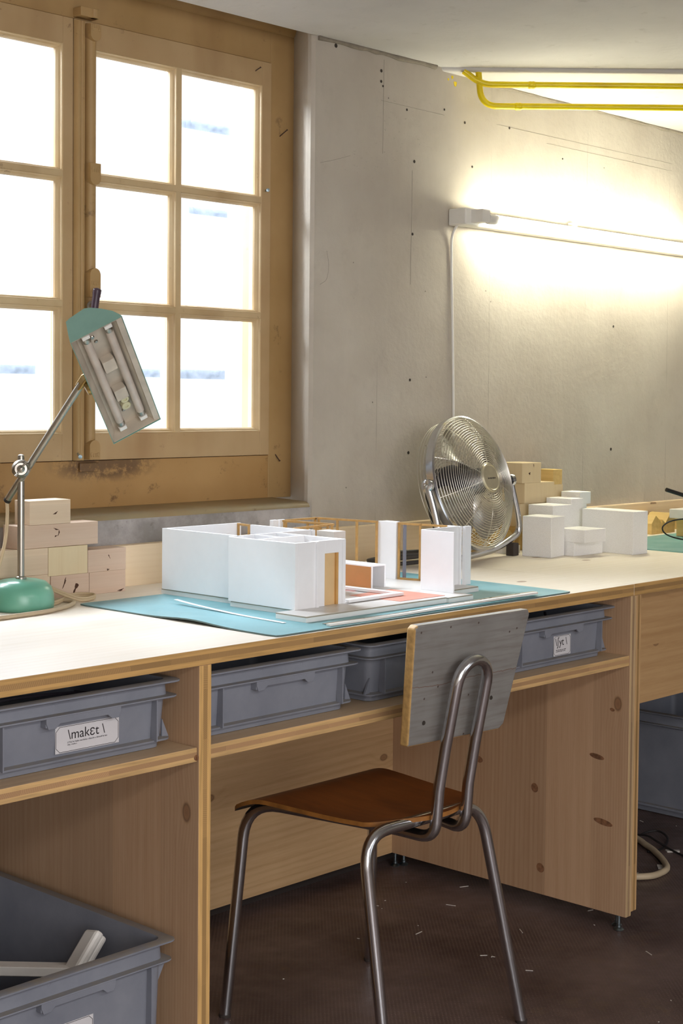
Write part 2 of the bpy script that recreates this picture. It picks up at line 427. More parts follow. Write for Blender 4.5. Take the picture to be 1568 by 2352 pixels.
M = {}
M['concrete'] = m_concrete(); M['mortar'] = m_sillwall(); M['ceiling'] = m_ceiling(); M['floor'] = m_floor()
M['ochre'] = m_ochre(); M['ochre_sash'] = m_ochre('ochre_sash_paint', '#b5966a', '#c6aa80'); M['ochre_dirty'] = m_ochre_dirty()
M['plastic'] = m_plastic(); M['foam'] = m_foam()
M['chrome'] = m_steel('worn_chrome', '#d6d8dc', 0.16); M['steel'] = m_steel('brushed_steel', '#a9a49a', 0.3); M['alu'] = m_steel('aluminium', '#c9c6c0', 0.28)
M['zinc'] = m_steel('zinc_bolt', '#9fb0b8', 0.3); M['brass'] = m_steel('brass', '#a58a58', 0.35)
M['mat'] = m_mat('turquoise_cutting_mat', '#669ea6', '#80b4bb'); M['mat2'] = m_mat('green_cutting_mat', '#5f9491', '#78a6a2')
M['mat_edge'] = plain('mat_core', '#5f7472', 0.6)
M['seat'] = m_seat(); M['backrest'] = m_backrest()
M['board_end'] = ply_edge('backrest_end_grain', 'Y', -3, -2, gold='#dcb877')
M['top'] = wood('worktop_spruce', '#eee5d6', '#d8c6a8', 'X', 'Y', 0.12, 12, 0.35, 0.28, 0.5, 0.08, 6)
M['edge_top'] = ply_edge('worktop_edge', 'Z', 0.0, 0.027, '#cfa566', '#b58f5c', '#7c5f38')
M['edge_shelf'] = ply_edge('shelf_edge', 'Z', 0.6165, 0.6403, '#d8b27a', '#c49c70', '#8f6a48')
M['edge_side'] = ply_edge('side_panel_edge', 'X', 1.684-2.34, 1.711-2.34, '#dfb472', '#bd9660', '#8a6b3c', along='Z')
M['edge_side2'] = ply_edge('end_panel_edge', 'X', 2.986-2.34, 3.0075-2.34, '#cdb084', '#a88a6a', '#806448', along='Z', soft=0.3)
M['edge_side3'] = ply_edge('end_panel_edge_b', 'X', 3.008-3.8, 3.030-3.8, '#cfa876', '#ab8858', '#77592f', along='Z')
M['pine_v'] = wood('upright_spruce', '#c6a584', '#a47c58', 'Z', 'Y', 0.13, 24, 0.55, 0.5, 0.55, 0.24, 5)
M['pine_h'] = wood('back_panel_spruce', '#d2b084', '#a87f4e', 'X', 'Z', 0.145, 9, 0.9, 0.5, 0.5, 0.12, 6)
M['pine_shelf'] = wood('shelf_spruce', '#cdb391', '#ab8a62', 'X', 'Y', 0.11, 18, 0.6, 0.5, 0.5, 0.14, 6)
M['pine_bb'] = wood('backboard_spruce', '#efd9b6', '#ddbd92', 'X', 'Z', 0.2, 12, 0.3, 0.3, 0.5, 0.05, 5)
M['block_h'] = wood('block_wood', '#dcc6aa', '#c4a684', 'X', 'Z', 0.031, 9, 0.15, 0.35, 0.6, 0.12, 9)
M['block_v'] = wood('block_wood_upright', '#e2cfa8', '#d0b78a', 'Z', 'X', 0.045, 7, 0.2, 0.4, 0.6, 0.1, 9)
M['block_pink'] = wood('block_wood_end', '#d5bda6', '#b9967c', 'X', 'Z', 0.025, 5, 0.3, 0.3, 0.6, 0.12, 11)
M['block_y'] = wood('block_wood_yellow', '#dec07e', '#b98f48', 'Y', 'Z', 0.05, 12, 0.2, 0.5, 0.6, 0.12, 9)
M['knot_soft'] = plain('soft_knot', '#94694a', 0.7, var=0.3, scale=120)
M['knot'] = plain('knot_hole', '#4b2f1e', 0.8)
M['pencil'] = plain('pencil_grey', '#989084', 0.9)
M['dark_hole'] = plain('dark_hole', '#3a332d', 0.9)
M['foamboard'] = plain('white_foamboard', '#f3f4f6', 0.55, var=0.01)
M['foamcore'] = plain('foam_core', '#e9ecea', 0.6, var=0.02)
M['greyboard'] = plain('grey_cardboard', '#a39c8b', 0.7, var=0.05)
M['paperfloor'] = plain('pale_floor_card', '#dcdad6', 0.35, var=0.03, scale=12)
M['salmon'] = plain('salmon_paper', '#e39a86', 0.6, var=0.03)
M['pink'] = plain('pink_paper', '#e2a8a2', 0.6, var=0.03)
M['orange'] = plain('orange_card', '#bb854f', 0.5, var=0.03)
M['tan'] = plain('tan_card', '#dfbd8a', 0.5, var=0.03)
M['balsa'] = plain('balsa_strip', '#c2985a', 0.6, var=0.12, scale=80)
M['balsa_grey'] = plain('grey_strip', '#8d8d9a', 0.6)
M['white'] = plain('white_plastic', '#eceae4', 0.4, var=0.02)
M['offwhite'] = plain('offwhite_card', '#d9d4cc', 0.6, var=0.04)
M['enamel'] = None
def m_enamel():
    t = NT('green_enamel', 0.28)
    c = t.mix(s2l('#5fa58c'), s2l('#7dbba4'), t.ramp(t.noise(10, 3), [(0.3, 0.0), (0.7, 1.0)]))
    c = t.mix(c, s2l('#3d3a30'), t.ramp(t.noise(90, 6, 0.75), [(0.7, 0.0), (0.74, 0.8)]))
    t.col(c); return t.m
M['enamel'] = m_enamel()
M['enamel_matt'] = plain('green_hood_paint', '#7fa898', 0.5, var=0.04)
M['cream'] = plain('cream_reflector', '#cfc4b2', 0.45, var=0.12, scale=25)
M['lamp_glass'] = plain('unlit_tube', '#cbbfb2', 0.25, var=0.08, scale=30)
M['starter'] = plain('starter_plastic', '#cfcba6', 0.5)
M['cable_cream'] = plain('cream_cable', '#cdb793', 0.5)
M['cable_beige'] = plain('beige_hose', '#c8b698', 0.5)
M['cable_dark'] = plain('dark_grey_cable', '#4a4540', 0.5)
M['black'] = plain('black_plastic', '#211e1e', 0.5)
M['rubber'] = plain('rubber_foot', '#3a322e', 0.7)
M['plum'] = plain('dark_plum_handle', '#4a3846', 0.35)
M['rust'] = plain('rusty_nail', '#55423a', 0.6, 0.5)
M['ink'] = plain('ink', '#2b2629', 0.6)
M['label'] = plain('paper_sticker', '#d4d3d6', 0.6, var=0.02)
M['darkfill'] = plain('dark_contents', '#2a2530', 0.7)
def m_yellow():
    t = NT('yellow_pipe_paint', 0.3)
    t.col(t.mix(s2l('#f0d800'), s2l('#d8bc00'), t.ramp(t.noise(9, 3), [(0.4, 0.0), (0.7, 1.0)])))
    return t.m
M['yellow'] = m_yellow()
def m_emit(name, col, st):
    t = NT(name, 0.4); t.col((0.9, 0.9, 0.88, 1))
    t.b.inputs['Emission Color'].default_value = col; t.b.inputs['Emission Strength'].default_value = st
    return t.m
M['tube_on'] = m_emit('lit_fluorescent_tube', (1.0, 0.965, 0.76, 1), 70.0)
def m_glass():
    t = NT('window_glass', 0.02)
    tr = t.node('ShaderNodeBsdfTransparent'); gl = t.node('ShaderNodeBsdfGlossy', i_Roughness=0.03)
    fr = t.node('ShaderNodeFresnel', i_IOR=1.3)
    mx = t.node('ShaderNodeMixShader', i_0=fr.outputs[0]); t.l.new(tr.outputs[0], mx.inputs[1]); t.l.new(gl.outputs[0], mx.inputs[2])
    t.l.new(mx.outputs[0], t.n['Material Output'].inputs[0]); return t.m
def m_hazy_bar():
    t = NT('hazy_bar_film', 0.6); t.col(s2l('#c9d6e4'))  # pale see-through colour imitates glare over bars outside
    tr = t.node('ShaderNodeBsdfTransparent')
    f = t.math('MULTIPLY', t.ramp(t.noise(60, 4), [(0.35, 0.7), (0.65, 1.0)]), 0.78)
    mx = t.node('ShaderNodeMixShader', i_0=f); t.l.new(tr.outputs[0], mx.inputs[1]); t.l.new(t.b.outputs[0], mx.inputs[2])
    t.l.new(mx.outputs[0], t.n['Material Output'].inputs[0]); return t.m
M['glass'] = m_glass(); M['hazy_bar'] = m_hazy_bar()

# ================================================================== THE ROOM
YW = 2.667      # face of the wall
b = MB(); b.box(-2.2, 6.2, -3.6, 3.0, -0.1, 0.0)
struct(b.build('floor', M['floor']))
# back wall with the window recess (splayed, rounded reveal)
b = MB()
b.prism([(2.733, YW), (6.2, YW), (6.2, 3.0), (2.79, 3.0), (2.79, 2.80), (2.727, 2.688), (2.7265, 2.676)], 0, 2.4)
b.prism([(1.467, YW), (-2.2, YW), (-2.2, 3.0), (1.41, 3.0), (1.41, 2.80), (1.467, 2.68)][::-1], 0, 2.4)
wall = struct(b.build('wall_back', M['concrete']))
b = MB()   # parapet below the window with the worn sill on top
pr = [(YW, 0.0), (YW, 0.948), (YW+0.003, 0.955), (YW+0.012, 0.9595), (YW+0.03, 0.9605), (2.80, 0.964), (3.0, 0.964), (3.0, 0.0)]
b.prism(pr, 1.4, 2.7275, axis='X')
struct(b.build('wall_below_window', M['mortar'], smooth=50))
b = MB()   # painted, worn edge of the sill
b.prism([(YW-0.0015, 0.948), (YW+0.001, 0.956), (YW+0.012, 0.961), (YW+0.03, 0.9622), (2.80, 0.9655), (2.80, 0.960), (YW+0.02, 0.95)], 1.4, 2.724, axis='X')
struct(b.build('trim_sill', m_ochre('ochre_sill_paint', '#a08b62', '#8c8066'), smooth=50))
# other walls of the room
b = MB(); b.box(6.1, 6.2, -3.6, 3.0, 0, 3.1); struct(b.build('wall_right', M['concrete']))
b = MB(); b.box(-2.2, -2.1, -3.6, 3.0, 0, 3.1); struct(b.build('wall_left', M['concrete']))
b = MB()
b.box(-2.2, 6.2, -3.6, -3.5, 0, 0.8); b.box(-2.2, 6.2, -3.6, -3.5, 2.2, 3.1)
b.box(-2.2, -1.6, -3.6, -3.5, 0.8, 2.2); b.box(0.6, 2.6, -3.6, -3.5, 0.8, 2.2); b.box(4.9, 6.2, -3.6, -3.5, 0.8, 2.2)
struct(b.build('wall_front', M['concrete']))
# ceiling: higher slab rising towards the room, lower slab over the lamp, step running diagonally from the pipe
def cz(x, y): return 2.108 + 0.0*(YW-y)
A0 = (3.215, YW); d45 = (0.685, -0.729)
far = (A0[0]+d45[0]*8.4, A0[1]+d45[1]*8.4)
def slab(poly, zf, th, name):
    b = MB(); lo = [b.bm.verts.new((x, y, zf(x, y))) for x, y in poly]; hi = [b.bm.verts.new((x, y, zf(x, y)+th)) for x, y in poly]
    b.face(lo[::-1]); b.face(hi); n = len(poly)
    for i in range(n): b.face([lo[i], lo[(i+1) % n], hi[(i+1) % n], hi[i]])
    return b
b = slab([(-2.2, YW), (-2.2, -3.6), (6.2, -3.6), (6.2, -0.51), A0], cz, 0.5, 'c')
struct(b.build('ceiling', M['ceiling']))
b = slab([A0, (6.2, -0.51), (6.2, YW+0.02), (A0[0], YW+0.02)], lambda x, y: 2.098 - 0.004*(x-3.2) + 0.0*(y), 0.5, 'c')
struct(b.build('ceiling_over_lamp', M['ceiling'], bevel=0.008, segs=3))
b = MB()   # ceiling of the recess
v = [b.bm.verts.new(p) for p in ((-2.2, YW, 2.112), (2.75, YW, 2.112), (2.82, 2.80, 2.160), (-2.2, 2.80, 2.160), (-2.2, YW, 2.5), (2.75, YW, 2.5), (2.82, 3.0, 2.5), (-2.2, 3.0, 2.5), (2.82, 3.0, 2.16), (-2.2, 3.0, 2.16))]
for q in ((0, 1, 2, 3), (3, 2, 8, 9), (4, 7, 6, 5), (0, 4, 5, 1), (9, 8, 6, 7), (1, 5, 6, 8, 2), (0, 3, 9, 7, 4)): b.face([v[k] for k in q])
struct(b.build('ceiling_of_recess', M['ceiling']))
b = MB(); b.box(-2.1, 6.1, YW-0.006, YW, 0, 0.09); struct(b.build('gap_shade_strip', plain('gap_shade', '#2f2724', 0.8)))  # dark strip added so the gap below the back panel looks shaded
# ragged groove where ceiling meets wall
b = MB()
pts = []; x = 2.74
while x < 3.2:
    pts.append((x, YW-0.001+random.uniform(-.001, .001), 2.106+random.uniform(-.002, .002))); x += 0.03
b.tube(pts, [random.uniform(0.005, 0.009) for _ in pts], 8)
pts = []; x = 3.42
while x < 6.0:
    pts.append((x, YW-0.001+random.uniform(-.001, .001), 2.097-0.004*(x-3.2)+random.uniform(-.002, .002))); x += 0.05
b.tube(pts, [random.uniform(0.003, 0.008) for _ in pts], 8)
struct(b.build('trim_ceiling_joint', plain('joint_mortar', '#8d8375', 0.9, var=0.15), smooth=60))
# drilled holes in the concrete
b = MB()
for x, z, r in ((3.108, 1.844, .0045), (3.104, 1.653, .004), (3.100, 1.268, .004), (3.097, 1.075, .0045), (3.318, 1.974, .004), (3.519, 1.986, .004), (3.353, 1.858, .0035),
                (4.064, 1.447, .004), (4.061, 1.066, .005), (2.804, 2.095, .0055), (2.974, 2.06, .0045), (2.974, 2.033, .004), (2.981, 2.022, .003), (3.076, 1.975, .0035), (3.23, 1.997, .003), (3.78, 1.93, .003)):
    b.lathe([(r, 0.0), (r*0.9, 0.0006)], (x, YW-0.0006, z), (0, 1, 0), 10)
h = struct(b.build('drill_holes', M['dark_hole'])); h.parent = wall

for pts in ([(2.975, 1.985), (3.23, 1.982)], [(3.46, 1.988), (4.39, 1.985)], [(3.70, 1.965), (4.39, 1.962)], [(3.101, 1.82), (3.098, 1.52)], [(2.985, 2.09), (2.983, 1.85)],
            [(2.778, 1.585), (2.785, 1.55), (2.778, 1.515), (2.755, 1.500)], [(2.752, 1.800), (2.80, 1.812), (2.86, 1.83)]):
    b = MB(); b.tube([(x, YW-0.0002, z) for x, z in (spline([(p[0], p[1], 0) for p in pts], 5) and [(q.x, q.y) for q in spline([(p[0], p[1], 0) for p in pts], 5)])], 0.0004, 5)
    h = struct(b.build('pencil_mark', M['pencil'])); h.parent = wall

# ------------------------------------------------------------------ the window
YF = 2.80
win = thing('window_1', (2.1, YF, 0.964), 'x', 'window'); del win['label']; del win['category']; win['kind'] = 'structure'
OC, OS = M['ochre'], M['ochre_sash']
def sub(o): return o
b = MB()   # outer frame: stiles and head
b.box(2.709, 2.80, YF, 2.90, 0.964, 2.17); b.box(1.40, 1.491, YF, 2.90, 0.964, 2.17)
b.box(1.491, 2.709, YF, 2.90, 2.055, 2.17)
b.build('outer_frame', OC, win, bevel=0.0015)
b = MB(); b.box(1.491, 2.709, YF, 2.90, 0.964, 1.0725); b.build('bottom_rail', M['ochre_dirty'], win, bevel=0.0015)
b = MB()   # head moulding
b.rings([[(x, YF-0.001 - dy, z) for dy, z in ((0, 2.131), (0.006, 2.133), (0.014, 2.139), (0.018, 2.147), (0.016, 2.155), (0.008, 2.160), (0, 2.162))] for x in (1.41, 2.793)])
b.build('head_moulding', OC, win, smooth=40)
YS = 2.795   # face of the sashes
ZR = [(1.1335, 1.4165), (1.4285, 1.7035), (1.7155, 1.9945)]     # light openings (at the face)
def sash(name, x0, x1, cols):
    root = MB(); s_ = root
    xs = [c for col in cols for c in col]
    s_.box(x0, cols[0][0], YS, YS+0.045, 1.074, 2.0535); s_.box(cols[-1][1], x1, YS, YS+0.045, 1.074, 2.0535)
    s_.box(cols[0][0], cols[-1][1], YS, YS+0.045, 1.994, 2.0535); s_.box(cols[0][0], cols[-1][1], YS, YS+0.045, 1.074, 1.1335)
    o = s_.build('sash', OS, win, bevel=0.0012)
    # moulded lining of every light + glazing bars, one bead ring per pane
    bars = MB()
    prof = [(0.0, 0.0), (0.0015, -0.001), (0.003, 0.001), (0.0032, 0.006), (0.0065, 0.009), (0.0095, 0.015), (0.010, 0.021)]
    for (a, c) in cols:
        for (z0, z1) in ZR:
            R = [[Vector((a+d, YS+y, z0+d)), Vector((c-d, YS+y, z0+d)), Vector((c-d, YS+y, z1-d)), Vector((a+d, YS+y, z1-d))] for d, y in prof]
            bars.rings(R, True, False, False)
    for k in range(len(cols)-1):
        bars.box(cols[k][1]-0.001, cols[k+1][0]+0.001, YS+0.0005, YS+0.04, 1.1335, 1.9945)
    for k in range(2):
        bars.box(cols[0][0], cols[-1][1], YS+0.0003, YS+0.04, ZR[k][1]-0.001, ZR[k+1][0]+0.001)
    bars.build('glazing_bars', m_ochre('glazing_bar_glare', '#c4a87a', '#d8c29a') if 'bars' not in M else M['bars'], o)
    for (a, c) in cols:
        for (z0, z1) in ZR:
            g = MB(); g.box(a+0.008, c-0.008, YS+0.024, YS+0.027, z0+0.008, z1-0.008); g.build('pane', M['glass'], o)
    return o
M['bars'] = m_ochre('glazing_bar_glare', '#c4a87a', '#d8c29a')  # lighter than the sash: window glare put into the bar colour
sash('sash', 1.493, 2.0955, [(1.562, 1.808), (1.822, 2.068)])
sash('sash', 2.0985, 2.7065, [(2.155, 2.3975), (2.4095, 2.675)])
b = MB()   # meeting stile cover with quirks
b.rings([[(x, YS-y, z) for x, y in ((2.097, 0), (2.099, 0.006), (2.103, 0.010), (2.108, 0.0105), (2.112, 0.008), (2.115, 0.0105), (2.120, 0.010), (2.124, 0.004), (2.125, 0))] for z in (1.074, 2.050)])
b.build('cover_strip', OC, win, smooth=30)
b = MB(); b.rings([[(2.1405+0.0125*math.cos(a), YS-0.004-0.012*math.sin(a), z) for a in [PI*k/10 for k in range(11)]] + [(2.128, YS, z), (2.153, YS, z)][::1] for z in (1.078, 2.048)])
b.build('bolt_rod', OC, win, smooth=50)
def fitting(z0, z1, top):
    b = MB(); pts = []
    w = 0.0145; cx = 2.1405
    if top: pts = [(cx-w, z1), (cx+w, z1), (cx+w, z0+w)] + [(cx+w*math.cos(a), z0+w-w*math.sin(a)) for a in [PI*k/10 for k in range(11)]] + [(cx-w, z0+w)]
    else: pts = [(cx+w, z0), (cx-w, z0), (cx-w, z1-w)] + [(cx-w*math.cos(a), z1-w+w*math.sin(a)) for a in [PI*k/10 for k in range(11)]] + [(cx+w, z1-w)]
    b.prism(pts, YS-0.024, YS-0.002, axis='Y')
    for i in range(4):   # little pressed slots
        x = cx-0.0095+i*0.0063; zz = z0+0.032 if top else z1-0.034
        b.box(x-0.0018, x+0.0018, YS-0.0252, YS-0.024, zz-0.004, zz+0.004)
    for sx in (-1, 1):
        zz = z1-0.012 if top else z0+0.012
        b.lathe([(0.004, 0), (0.004, 0.0012), (0.001, 0.002)], (cx+sx*0.009, YS-0.024, zz), (0, -1, 0), 12)
    b.build('bolt_plate', OC, win, bevel=0.001)
fitting(2.008, 2.045, True); fitting(1.076, 1.120, False); fitting(1.440, 1.505, False); fitting(1.690, 1.738, True)
b = MB()   # upper keep
b.box(2.098, 2.150, YF-0.03, YF, 2.057, 2.078); b.lathe([(0.010, 0), (0.010, 0.02)], (2.137, YF-0.026, 2.057), (0, 0, 1), 16)
b.build('bolt_keep', OC, win, bevel=0.002)
b = MB(); b.box(2.115, 2.168, YF-0.008, YF, 1.048, 1.068); b.build('bolt_keep', M['ochre_dirty'], win, bevel=0.002)
b = MB()   # lever handle
b.lathe([(0.012, 0), (0.012, 0.006), (0.007, 0.008), (0.006, 0.05)], (2.135, YS-0.018, 1.420), (-0.55, -1, 0), 16)
h = b.build('handle_boss', M['steel'], win, smooth=40)
b = MB(); b.tube(spline([(2.101, YS-0.066, 1.375), (2.104, YS-0.068, 1.412), (2.108, YS-0.070, 1.445), (2.109, YS-0.072, 1.457)], 5), [0.0085]*10+[0.0095]*4+[0.008, 0.003][:2], 14)
b.build('lever_handle', M['plum'], h, smooth=60)
# thin strips standing in for bars outside, glare haze put into their colour
for x0, x1, z0, z1, where in ((2.425, 2.592, 1.862, 1.886, 'top right pane of the right sash'), (2.46, 2.585, 1.660, 1.676, 'middle right pane, just under the glazing bar'), (2.28, 2.372, 1.264, 1.283, 'bottom pane right behind the green lamp hood'), (2.425, 2.580, 1.262, 1.284, 'bottom right pane of the right sash'), (1.86, 2.015, 1.266, 1.285, 'bottom pane of the left sash')):
    b = MB(); b.box(x0, x1, YS+0.0275, YS+0.0283, z0, z1)
    tag(b.build('outside_bar_strip', M['hazy_bar'], loc=((x0+x1)/2, YS+0.0275, z0)), 'pale strip standing in for a blurred bar outside the ' + where, 'stand-in strip', 'strips standing in for bars outside the panes')

# nails and screws in the window woodwork
def nail(p0, p1, name, mat, label, hr=0.003, r=0.0013, cat='nail'):
    b = MB(); b.tube([p0, p1], r, 8)
    d = (Vector(p1)-Vector(p0)).normalized(); b.lathe([(r, -0.002), (hr, 0), (hr, 0.001), (hr*0.4, 0.0014)], p1, d, 12)
    return tag(b.build(name, mat, loc=p0, smooth=40), label, cat)
nail((2.651, YS, 2.026), (2.657, YS-0.012, 2.034), 'nail', M['rust'], 'thin nail sticking out of the top rail of the right window sash', 0.002)
nail((2.741, YF, 1.877), (2.752, YF-0.016, 1.893), 'nail', M['rust'], 'bent rusty nail high on the ochre frame right of the sash', 0.002)
nail((2.734, YF, 1.074), (2.738, YF-0.012, 1.058), 'nail', M['rust'], 'rusty nail low in the right side of the ochre window frame', 0.0025)
nail((2.690, YS, 1.735), (2.683, YS-0.014, 1.735), 'screw', M['zinc'], 'zinc screw with round head in the right stile of the window sash', 0.0045, 0.0025, 'screw')
nail((2.103, YS-0.01, 1.090), (2.090, YS-0.036, 1.084), 'screw', M['zinc'], 'zinc screw poking out of the meeting stile near the bottom bolt', 0.0045, 0.0022, 'screw')

# ================================================================== THE WORKBENCH
ZT = 0.803
b = MB(); b.box(0.55, 2.9985, 1.90, 2.640, 0.776, ZT, 0, front=1)
tag(b.build('worktop', [M['top'], M['edge_top']], loc=(1.8, 2.27, 0.776), bevel=0.0012), 'long pale three-ply spruce worktop under the window, carrying the cutting mat and white model', 'worktop')
b = MB(); b.box(3.0005, 5.6, 1.901, 2.640, 0.776, ZT, 0, front=1)
tag(b.build('worktop', [M['top'], M['edge_top']], loc=(4.3, 2.27, 0.776), bevel=0.0012), 'pale spruce worktop right of the joint, under the lit tube, carrying the polystyrene blocks', 'worktop')
b = MB(); b.box(0.55, 5.6, 2.6405, YW-0.0005, 0.70, 0.893)
tag(b.build('backboard', M['pine_bb'], loc=(2.5, 2.65, 0.70), bevel=0.0012), 'low spruce backboard running along the wall behind both worktops', 'backboard')

fr = thing('bench_frame', (2.34, 2.2, 0), 'spruce bench carcass with shelf for grey bins and knee space behind the chair', 'workbench')
def panel(name, par, ext, faces, edge, bev=0.001):
    b = MB(); b.box(*ext, 0, front=1); return b.build(name, [faces, edge], par, bevel=bev)
panel('side_panel', fr, (1.684, 1.711, 1.90, 2.638, 0.02, 0.776), M['pine_v'], M['edge_side'])
panel('side_panel', fr, (2.986, 3.0075, 1.90, 2.638, 0.036, 0.776), M['pine_v'], M['edge_side2'])
panel('side_panel', fr, (0.62, 0.647, 1.90, 2.638, 0.02, 0.776), M['pine_v'], M['edge_side2'])
panel('shelf', fr, (0.647, 1.6815, 1.902, 2.600, 0.6165, 0.6403), M['pine_shelf'], M['edge_shelf'])
panel('shelf', fr, (1.711, 2.986, 1.902, 2.600, 0.6165, 0.6403), M['pine_shelf'], M['edge_shelf'])
b = MB(); b.box(1.711, 2.986, 2.612, 2.638, 0.036, 0.6165); b.build('back_panel', M['pine_h'], fr, bevel=0.001)
b = MB(); b.tube([(1.6812, 1.9015, 0.6235), (1.6780, 1.9015, 0.6235)], 0.0045, 10); b.tube([(1.679, 1.904, 0.6235), (1.679, 1.9010, 0.6235)], 0.0042, 12)
b.build('dowel_knot', M['knot_soft'], fr)
def foot(par, x, y, zt):
    b = MB(); b.lathe([(0.011, 0), (0.012, 0.002), (0.009, 0.005), (0.0055, 0.007), (0.0055, 0.012), (0.004, 0.013), (0.004, zt)], (x, y, 0), (0, 0, 1), 16)
    b.build('levelling_foot', M['zinc'], par, smooth=40)
for x, y in ((2.9965, 1.925), (2.9965, 2.61), (1.6975, 1.93), (1.6975, 2.60), (0.634, 1.93), (0.634, 2.6)): foot(fr, x, y, 0.036 if x > 2.5 else 0.02)
for y, z, w, h in ((1.985, 0.395, .020, .006), (1.965, 0.245, .026, .007), (2.14, 0.10, .011, .011), (2.16, 0.29, .010, .011), (1.945, 0.51, .006, .004), (2.33, 0.33, .012, .008)):
    b = MB(); b.prism([(y+w*math.cos(a), z+h*math.sin(a) + 0.12*w*math.cos(a)) for a in [2*PI*k/18 for k in range(18)]], 2.9854, 2.9862, axis='X')
    b.build('knot', M['knot_soft'], fr)

fr2 = thing('bench_frame', (3.8, 2.2, 0), 'spruce carcass of the right-hand bench with an upper front panel above a grey crate', 'workbench')
panel('side_panel', fr2, (3.008, 3.030, 1.90, 2.638, 0.045, 0.776), M['pine_v'], M['edge_side3'])
panel('side_panel', fr2, (5.5, 5.527, 1.90, 2.638, 0.02, 0.776), M['pine_v'], M['edge_side3'])
b = MB(); b.box(3.030, 5.5, 1.945, 1.97, 0.508, 0.776); b.build('front_panel', wood('front_panel_spruce', '#c8a374', '#9c713f', 'X', 'Z', 0.145, 9, 0.9, 0.5, 0.5, 0.12, 6), fr2, bevel=0.001)
foot(fr2, 3.019, 1.945, 0.045); foot(fr2, 3.019, 2.60, 0.045); foot(fr2, 5.513, 1.94, 0.02)

# ------------------------------------------------------------------ stacking bins
def rrect(cx, cy, hx, hy, r, z, n=6):
    P = []
    for sx, sy, a0 in ((1, 1, 0), (-1, 1, 90), (-1, -1, 180), (1, -1, 270)):
        for k in range(n+1):
            a = math.radians(a0+90*k/n); P.append((cx+sx*(hx-r)+r*math.cos(a), cy+sy*(hy-r)+r*math.sin(a), z))
    return P
def make_bin(x0, yf, z0, wx, dy, H, label, low_flange=True, fl2=0.0265, side_gusset=True):
    """x0 left end of the rim, yf front of the rim"""
    cx, cy = x0+wx/2, yf+dy/2; hx, hy = wx/2, dy/2
    root = thing('storage_bin', (cx, cy, z0), label, 'storage bin', 'grey plastic stacking bins')
    bh, th = (0.0245, 0.0175)   # inset of the body at base / top
    def ins(z): return bh + (th-bh)*(z/H)
    z1 = z0+H; b = MB()
    def R(i, z, r=0.016): return rrect(cx, cy, hx-i, hy-i, r, z)
    prof = [(ins(0)+0.004, z0), (ins(0)+0.002, z0+0.001), (ins(0)+0.001, z0+0.012)]
    if low_flange: prof += [(ins(0)-0.0005, z0+0.013), (0.013, z0+0.0135), (0.0125, z0+0.0165), (ins(0.02), z0+0.0185)]
    prof += [(ins(H-fl2), z1-fl2-0.004), (0.005, z1-fl2-0.0035), (0.0035, z1-fl2-0.002), (0.0038, z1-fl2), (0.016, z1-fl2+0.001), (ins(H), z1-0.005),
             (0.003, z1-0.005), (0.0, z1-0.0035), (0.0, z1-0.001), (0.002, z1), (ins(H)+0.0015, z1), (ins(H)+0.003, z1-0.003), (ins(0)+0.004, z0+0.006)]
    b.rings([R(i, z) for i, z in prof], True, True, True)
    b.build('tub', M['plastic'], root, smooth=35, bevel=0)
    # ribs and corner gussets on the front
    yb = yf+0.0215
    for s in (-1, 1):
        b = MB(); b.box(cx+s*0.149-0.0012, cx+s*0.149+0.0012, yf+0.0065, yb, z0+0.015 if low_flange else z0+0.02, z1-fl2-0.002)
        b.build('rib', M['plastic'], root)
    for s in (-1, 1):
        b = MB(); xo = cx+s*(hx-0.012); xi = cx+s*(hx-0.026)
        if low_flange: b.prism([(xi, z0+0.016), (xo, z0+0.016), (xi, z0+0.047)], yf+0.024, yf+0.028, axis='Y')
        else: b.prism([(xi, z1-fl2-0.003), (cx+s*(hx-0.005), z1-fl2-0.003), (xi, z1-fl2-0.042)], yf+0.024, yf+0.028, axis='Y')
        b.build('corner_gusset', M['plastic'], root)
    # grip strip under the second flange
    b = MB(); zt = z1-fl2-0.001; hw = 0.0725
    pts = [(-hw, zt), (-hw, zt-0.009), (-hw+0.004, zt-0.0185), (-hw+0.018, zt-0.0185), (-hw+0.026, zt-0.0115), (hw-0.026, zt-0.0115), (hw-0.018, zt-0.0185), (hw-0.004, zt-0.0185), (hw, zt-0.009), (hw, zt)]
    b.prism([(cx+x, z) for x, z in pts], yf+0.004, yf+0.0075, axis='Y')
    b.box(cx-hw, cx-hw+0.003, yf+0.006, yb, zt-0.016, zt); b.box(cx+hw-0.003, cx+hw, yf+0.006, yb, zt-0.016, zt)
    b.build('grip', M['plastic'], root, bevel=0.0008)
    # small eyelets moulded into the band between the flanges
    for s in (-1, 1):
        b = MB(); b.tube([(cx+s*0.05+0.0028*math.cos(a), yf+0.0172, z1-0.014+0.0042*math.sin(a)) for a in [2*PI*k/14 for k in range(14)]], 0.0006, 5, closed=True)
        b.build('eyelet', M['plastic'], root)
    return root, cx, cy
def face_y(yf, H, zrel): return yf + (0.0245 + (0.0175-0.0245)*(zrel/H))
